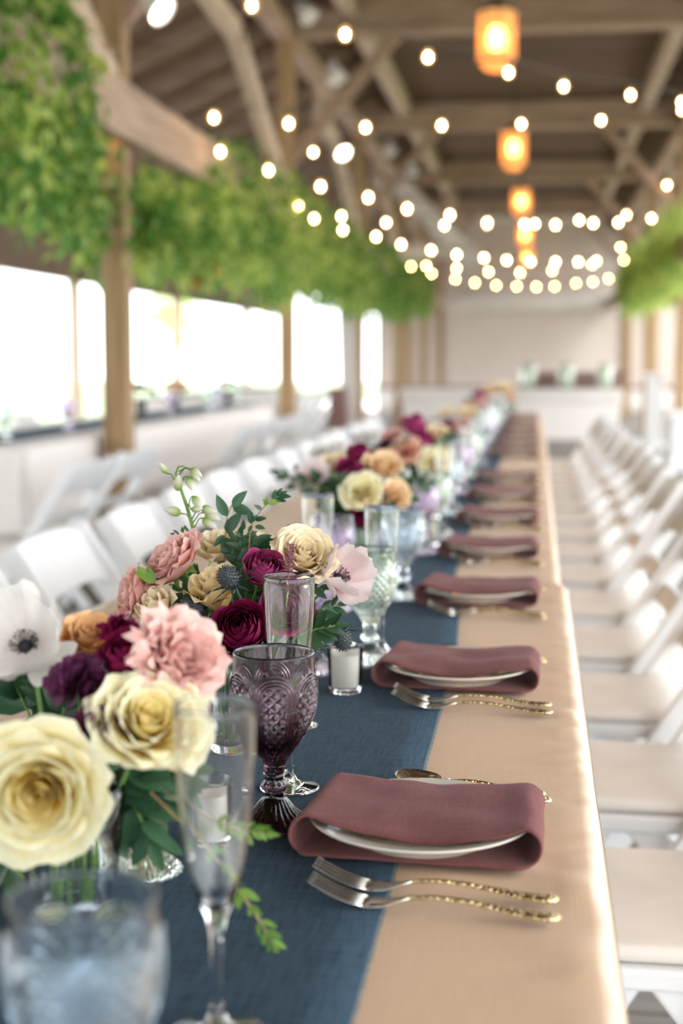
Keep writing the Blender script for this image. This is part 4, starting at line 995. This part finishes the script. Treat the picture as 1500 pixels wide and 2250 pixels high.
# sideboard with three bright jars and crates before the end wall
t = thing('sideboard_table', 'white clothed sideboard in front of the end wall', 'table', (0, 21.5, 0))
SZ = CAM_Z - 62 * 21.5 / 3125
bevel(MB().box(-2.0, 1.25, -.4, .4, SZ - .20, SZ).obj('tabletop', M['wallw'], t, False), .02); MB().box(-1.96, 1.21, -.37, .37, 0, SZ - .20).obj('cloth_drop', M['cloth_pale'], t, False)
jar = [(0, 0), (.09, 0), (.10, .01), (.105, .1), (.105, .30), (.085, .33), (.085, .36), (.08, .36), (.08, .33), (.098, .30), (.098, .1), (.095, .012), (0, .012)]
for i, x in enumerate((1160, 1243, 1328)):
    q = at_y(x, 860, 21.3); o = link('glass_jar', MB().lathe(jar, 24).mesh('glass_jar', M['green']), None, (q.x, 21.3, SZ + .001)); tag(o, ['bright glass drinks jar at the outer end of the sideboard', 'pale green glass drinks jar in the middle of the sideboard', 'white glass drinks jar at the post end of the sideboard'][i], 'jar', 'drinks jars on the sideboard')
    o2 = MB().lathe([(0, .014), (.092, .014), (.094, .1), (.094, .29), (0, .29)], 20).obj('drink', M['wax'], o)
for i, x in enumerate((1200, 1285, 1352)):
    q = at_y(x, 860, 21.6); o = thing('wooden_crate', 'brown wooden crate, %s of three on the sideboard' % ORD[i], 'crate', (q.x, 21.62, SZ + .001), 0, 'brown crates on the sideboard')
    for z in (.01, .09, .17):
        for (a, b, c_, d) in ((-.16, .16, -.1, -.085), (-.16, .16, .085, .1), (-.16, -.145, -.085, .085), (.145, .16, -.085, .085)): MB().box(a, b, c_, d, z, z + .07).obj('slat', M['railb'], o, False)
    MB().box(-.145, .145, -.085, .085, 0, .012).obj('base', M['railb'], o, False)
# dark wooden lectern by the third post, white drape beside it, pale pedestals
a = at_y(742, 950, 16.6); o = thing('wooden_lectern', 'dark brown tapering wooden stand by the third garland post', 'stand', (a.x, 16.6, 0))
zt = CAM_Z - (855 - 790) * 16.6 / 3125
m = MB().add([(-.15, -.14, 0), (.15, -.14, 0), (.15, .14, 0), (-.15, .14, 0), (-.085, -.1, zt), (.085, -.1, zt), (.085, .1, zt), (-.085, .1, zt)], [(3, 2, 1, 0), (4, 5, 6, 7), (0, 1, 5, 4), (1, 2, 6, 5), (2, 3, 7, 6), (3, 0, 4, 7)])
bevel(m.obj('body', M['railb'], o, False), .01); bevel(MB().box(-.1, .1, -.115, .115, zt, zt + .02).obj('top', M['railb'], o, False), .004)
a = at_y(770, 900, 17.4)
m = MB(); m.grid(lambda u, v: (a.x - .1 + .2 * u - .05 * v, 17.4 + .03 * sin(u * 18), .02 + 1.85 * v), 19, 6); o = m.obj('white_drape', M['cloth_pale']); sl = o.modifiers.new('s', 'SOLIDIFY'); sl.thickness = .01; tag(o, 'white drape hanging beside the third garland post', 'drape')
for i, (x, yb, D, h) in enumerate(((1436, 0, 18.5, 1.0), (1497, 0, 15.5, .62))):
    q = at_y(x, 900, D); o = thing('white_pedestal', ['tall white pedestal between the far posts', 'shorter white pedestal at the picture edge'][i], 'pedestal', (q.x, D, 0), 0, 'white pedestals')
    bevel(MB().box(-.16, .16, -.16, .16, 0, .10).obj('base', M['white'], o, False), .01); bevel(MB().box(-.10, .10, -.10, .10, .10, h - .06).obj('shaft', M['white'], o, False), .008); bevel(MB().box(-.14, .14, -.14, .14, h - .06, h).obj('cap', M['white'], o, False), .01)

# ================================================================== GARLANDS
def garland(X, y0, y1, z_lo, z_hi, n, seed, label, singles=0, size=.088, depth=.30, prof=None):
    rr = random.Random(seed); base = Vector((X, (y0 + y1) / 2, z_lo)); t = thing('leaf_garland', label, 'garland', base, 0, 'green garlands along the rails')
    m = MB(); tone = []; inv = Matrix.Translation(-base)
    def spot():
        y = y0 + (y1 - y0) * rr.random()
        hi = (prof(y) if prof else z_hi) + .16 * N3(y * 1.1, seed, 1) + .10 * N3(y * 3.1, seed, 2); lo = z_lo + .14 * N3(y * .9, seed, 3) + .14 * N3(y * 2.6, seed, 4)
        f = rr.random(); z = lo + (hi - lo) * (f * .85 + .15 * rr.random()) + rr.gauss(0, .075); w_ = depth * (1 - abs(f - .5) * .9)
        return Vector((X + (rr.random() - .5) * 2 * w_, y, z))
    def pick():
        while 1:
            p = spot()
            if not (5.2 < p.y < 7.55 and p.x > -2.34 + (7.5 - p.y) * .31 and rr.random() < .95): return p
    def dirn(): return Vector((rr.gauss(0, .5), rr.gauss(0, .5), -.75 + rr.gauss(0, .5))).normalized()
    for i in range(n):
        p = pick() - base; d = dirn(); s = d.cross(Vector((rr.gauss(0, 1), rr.gauss(0, 1), rr.gauss(0, 1)))).normalized(); L = size * (.6 + .8 * rr.random()); W = L * .23; nn = d.cross(s) * W * .3
        m.add([p, p + d * L * .5 + s * W + nn, p + d * L, p + d * L * .5 - s * W + nn], [(0, 1, 2), (0, 2, 3)]); tn = rr.random() * .7 - .32 + .45 * N3((p.y + base.y) * 2, (p.z + base.z) * 3, seed); tone += [tn] * 4
    me = m.mesh('foliage', LM['vine'], False); at = me.attributes.new('tone', 'FLOAT', 'POINT'); at.data.foreach_set('value', tone)
    o = link('foliage', me, t); o['kind'] = 'stuff'
    v = MB(); 
    for j in range(5):
        v.tube([Vector((X + .1 * N3(k * .7, j, seed), y0 + (y1 - y0) * k / 14, z_lo + (z_hi - z_lo) * (.25 + .13 * j) + .1 * N3(k * .9, j * 5, seed))) - base for k in range(15)], .006, 5)
    v.obj('vine', M['stemb'], t)
    for i in range(singles):
        p = pick(); put_leaf(t, inv, LEAFV, p, dirn(), size * (.9 + .7 * rr.random()), up=(1, -1, .5), roll=rr.random())
    return t
GX = XL + .08
PR = [lambda y: 3.15 if y < 6.0 else max(2.2, 3.15 - (y - 6.0) * .9), lambda y: 2.14 if y < 8.5 else min(2.70, 2.14 + (y - 8.5) * .5), lambda y: 2.72, lambda y: 2.75, None]
gl = ['at the very front above the near chairs', 'between the first and second posts', 'between the second and third posts', 'between the third and fourth posts', 'between the fourth and fifth posts']
for i, (a, b, zl, zh, n, sg) in enumerate(((3.4, 7.45, 1.72, 3.05, 5200, 280), (7.45, 12.7, 1.72, 2.68, 5600, 160), (12.8, 18.0, 1.76, 2.55, 4800, 0), (18.1, 23.3, 1.84, 2.6, 4000, 0), (23.4, 28.5, 2.05, 2.9, 3500, 0))):
    garland(GX, a, b, zl, zh, n, 31 + i, 'thick green leafy garland hanging %s' % gl[i], sg, depth=.21, prof=PR[i])
for i, (a, b, zl, zh, n) in enumerate(((16.5, 21.5, 1.95, 2.95, 5000), (21.6, 26.5, 2.0, 3.0, 4500))):
    garland(XR - .12, a, b, zl, zh, n, 51 + i, '%s green garland on the opposite side by the far posts' % ['nearer', 'farther'][i], 0)
# two orange blossoms caught low in the garland
for i, (x, y, s) in enumerate(((462, 600, .075), (445, 620, .07))):
    m = MB()
    for f in rose_petals(s, 12, s, .7, 70 + i): m.grid(f, 5, 5)
    r = place_root('hanging_blossom', ['upper orange blossom hanging in the garland', 'lower orange blossom hanging in the garland'][i], 'flower', 'orange blossoms in the garland', frame(at_y(x, y, 9.3), (.2, -1, .1))); m.obj('bloom', PM['orange'], r)

# ================================================================== LIGHTS OF THE PLACE
m_, nt, b, out = new_mat('bulb_amber_glass'); nt.nodes.remove(b); em = nt.nodes.new('ShaderNodeEmission'); em.inputs[0].default_value = (1, .52, .14, 1); em.inputs[1].default_value = 2.6 * LAMP
tr = nt.nodes.new('ShaderNodeBsdfTransparent'); mx = nt.nodes.new('ShaderNodeMixShader'); mx.inputs[0].default_value = .5
nt.links.new(em.outputs[0], mx.inputs[1]); nt.links.new(tr.outputs[0], mx.inputs[2]); nt.links.new(mx.outputs[0], out.inputs['Surface']); BULB = m_
FIL = emis('bulb_filament', (1.0, .70, .34), 150 * LAMP, (.9, .6, .3))
CAPM = M['metal']
prof = [(0, -.066), (.010, -.064), (.020, -.055), (.0245, -.042), (.0235, -.028), (.017, -.014), (.0115, -.004), (.011, 0)]
prof = [(r * 1.15, z * 1.15) for r, z in prof]
FM = MB().lathe([(0, -.062), (.008, -.058), (.0125, -.045), (.010, -.030), (0, -.022)], 10).mesh('filament', FIL)
BM = MB().lathe(prof, 16).mesh('bulb', BULB); SM = MB().lathe([(0, .035), (.010, .034), (.013, .028), (.0135, -.006), (.012, -.008), (0, -.008)], 12).mesh('socket', CAPM)
def light_string(label, pts, d0, d1, ends=None):
    W_ = []
    for i, (x, y) in enumerate(pts):
        t = i / (len(pts) - 1); D = 1 / ((1 - t) / d0 + t / d1); W_.append(at_y(x, y, D))
    base = W_[0]; t = thing('light_string', label, 'string lights', base, 0, 'strings of warm bulbs')
    nodes = [p + Vector((0, 0, .085)) for p in W_]
    if ends:
        if ends[0]: nodes = [Vector(ends[0])] + nodes
        if ends[1]: nodes = nodes + [Vector(ends[1])]
    path = []
    for a, b in zip(nodes, nodes[1:]):
        for k in range(4): path.append(a.lerp(b, k / 4) - Vector((0, 0, .02 * sin(pi * k / 4))))
    path.append(nodes[-1]); MB().tube([p - base for p in path], .004, 5).obj('cord', CAPM, t)
    for p in W_:
        b = link('bulb', BM, t, p - base + Vector((0, 0, .033))); link('socket', SM, b, (0, 0, 0)); link('filament', FM, b, (0, 0, 0))
    return t
light_string('nearest string of warm bulbs slanting across the top of the picture', [(340, -40), (553, 8), (758, 72), (940, 122), (1117, 156), (1238, 187), (1385, 206), (1497, 222)], 6.6, 12.6)
light_string('level string of bulbs starting in the front garland', [(213, 302), (320, 228), (470, 255), (634, 268), (803, 277), (970, 273), (1145, 270), (1320, 262), (1498, 240)], 7.3, 14.5)
light_string('bulb string dropping along the garland from the first post', [(371, 282), (484, 330), (590, 371), (704, 407), (809, 431), (894, 456), (988, 470), (1070, 487), (1152, 491), (1220, 492), (1303, 488), (1358, 487), (1431, 478)], 8.5, 17)
light_string('bulb string from the second post with its lowest bulbs over the runner', [(655, 450), (690, 478), (753, 503), (826, 518), (881, 535), (947, 548), (1003, 558), (1063, 565), (1113, 570), (1165, 573), (1220, 574), (1270, 574), (1310, 572), (1363, 542)], 12, 21)
light_string('farthest and lowest string of bulbs near the end wall', [(848, 571), (870, 575), (903, 584), (948, 600), (1000, 612), (1043, 620), (1090, 626), (1135, 628), (1178, 629), (1218, 628), (1265, 621), (1302, 618), (1337, 611)], 22, 27)
light_string('bulb string crossing just above the third lantern', [(688, 332), (750, 330)], 11.5, 12.5)
light_string('bulb string rising to the far post on the opposite side', [(750, 473), (848, 487), (976, 493), (1070, 492), (1175, 490), (1272, 482), (1376, 470), (1465, 405)], 13.5, 18)
light_string('short bulb string behind the lowest bulbs', [(936, 583), (1003, 588), (1073, 596), (1142, 598), (1213, 593), (1300, 580), (1370, 570), (1412, 560), (1450, 552)], 20, 24)
SPOT = emis('flood_glow', (1.0, .86, .66), 14 * LAMP)
# amber glass lanterns over the table
AMB = None
m_, nt, b, out = new_mat('amber_glass'); b.inputs['Base Color'].default_value = (.90, .45, .13, 1); setp(b, Roughness=.35); b.inputs['Emission Color'].default_value = (1, .52, .19, 1); b.inputs['Emission Strength'].default_value = .95 * LAMP
tr = nt.nodes.new('ShaderNodeBsdfTransparent'); tr.inputs[0].default_value = (1, .72, .36, 1); mx = nt.nodes.new('ShaderNodeMixShader'); mx.inputs[0].default_value = .45
nt.links.new(b.outputs[0], mx.inputs[1]); nt.links.new(tr.outputs[0], mx.inputs[2]); nt.links.new(mx.outputs[0], out.inputs['Surface']); AMB = m_
GLOW = emis('lantern_bulb', (1.0, .66, .28), 26 * LAMP)
def make_lantern():
    t = thing('hanging_lantern', 'x', 'lantern', (0, 0, 0), 0, 'amber lanterns hanging over the table')
    n = 8; r = .125
    for k in range(n):
        a0, a1 = 2 * pi * k / n + .2, 2 * pi * (k + 1) / n + .2; c0, c1 = (r * cos(a0), r * sin(a0)), (r * cos(a1), r * sin(a1))
        MB().add([(c0[0], c0[1], -.17), (c1[0], c1[1], -.17), (c1[0], c1[1], .15), (c0[0], c0[1], .15)], [(0, 1, 2, 3)]).obj('pane', AMB, t, False)
        MB().bar((c0[0], c0[1], -.18), (c0[0], c0[1], .16), .010, .010).obj('rib', M['rafter'], t, False)
    MB().lathe([(0, .24), (.02, .235), (.03, .20), (.10, .175), (.135, .16), (.135, .148), (0, .148)], 24).obj('cap', M['metal'], t)
    MB().lathe([(.118, -.168), (.134, -.17), (.134, -.182), (.118, -.182), (.118, -.168)], 24).obj('ring', M['metal'], t)
    MB().lathe([(.10, -.18), (.09, -.205), (.06, -.225), (.02, -.235), (0, -.236)], 20).obj('bottom_cup', AMB, t)
    MB().lathe([(0, .06), (.03, .055), (.05, .02), (.055, -.03), (.04, -.08), (0, -.095)], 16).obj('bulb', GLOW, t)
    return t
RODS = []; L0 = make_lantern()
for k in range(5):
    D = Y1 + S * (k + .5); 
    o = L0 if k == 0 else copy_tree(L0)
    q = at_y([1091, 1128, 1145, 1153, 1158][k], [78, 322, 440, 514, 563][k], D)
    o.location = (q.x, D, q.z); o.scale = (1.08, 1.08, 1.05); o['label'] = '%s amber glass lantern hanging in line over the table' % ORD[k]
    RODS.append((o, CZ - q.z))
for o, zz in RODS: MB().tube([(0, 0, .23), (0, 0, zz / 1.05)], .008, 6).obj('rod', M['metal'], o)
# clip-on flood lamps under the roof
def flood(label, x, y, D, dirv, on=True, s=1.):
    q = at_y(x, y, D); t = place_root('spot_lamp', label, 'lamp', 'spot lamps under the roof', frame(q, dirv))
    MB().lathe([(0, -.10 * s), (.035 * s, -.09 * s), (.045 * s, -.03 * s), (.075 * s, .05 * s), (.078 * s, .055 * s), (.072 * s, .05 * s), (.04 * s, -.02 * s), (0, -.02 * s)], 20).obj('housing', M['white'], t)
    MB().lathe([(0, .045 * s), (.06 * s, .042 * s), (.066 * s, .03 * s), (0, .02 * s)], 20).obj('lens', SPOT if on else M['wallw'], t)
flood('lit white spot lamp at the top beside the first post', 342, 12, 7.0, (.7, -.2, -.6))
flood('lit oval spot lamp under the second post brace', 750, 331, 12.6, (.5, -.5, -.6), s=.9)
flood('unlit white spot lamp above the second post', 672, 25, 10.5, (.5, -.4, -.7), False, 1.0)
flood('unlit white spot lamp left of the first ceiling bulb', 735, 160, 11.5, (.3, -.4, -.8), False, 1.1)
flood('unlit white spot lamp on the third post', 855, 325, 17.2, (.2, -.4, -.9), False, 1.1)
flood('unlit white spot lamp below the third tie beam', 905, 372, 17.4, (.2, -.4, -.9), False, 1.0)
# shrubs and trees on the bright lawn
def tree(label, x, y, h, rad, n, seed, name='garden_tree'):
    rr = random.Random(seed); t = thing(name, label, 'tree', (x, y, -.2)); m = MB(); tone = []
    MB().tube([(0, 0, 0), (.05, 0, h * .4), (0, .05, h * .7)], [.12, .09, .05], 8).obj('trunk', M['stemb'], t)
    for i in range(n):
        d = Vector((rr.gauss(0, 1), rr.gauss(0, 1), rr.gauss(0, .8))).normalized() * rad * (rr.random() ** .4); p = Vector((0, 0, h * .72)) + d; a = Vector((rr.gauss(0, 1), rr.gauss(0, 1), rr.gauss(0, 1))).normalized(); s = a.orthogonal().normalized(); L = .28
        m.add([p, p + a * L * .5 + s * L * .3, p + a * L, p + a * L * .5 - s * L * .3], [(0, 1, 2, 3)]); tone += [rr.random() * .5 - .1] * 4
    me = m.mesh('crown', LM['vine'], False); at = me.attributes.new('tone', 'FLOAT', 'POINT'); at.data.foreach_set('value', tone); o = link('crown', me, t); o['kind'] = 'stuff'
tree('round pale green tree far out on the lawn', -17.0, 66, 4.6, 1.5, 700, 1)

# the lamps are seen and reflected; daylight does the lighting, so they need no light sampling of their own
for m_ in (BULB, FIL, GLOW, AMB, SPOT): m_.cycles.emission_sampling = 'NONE'
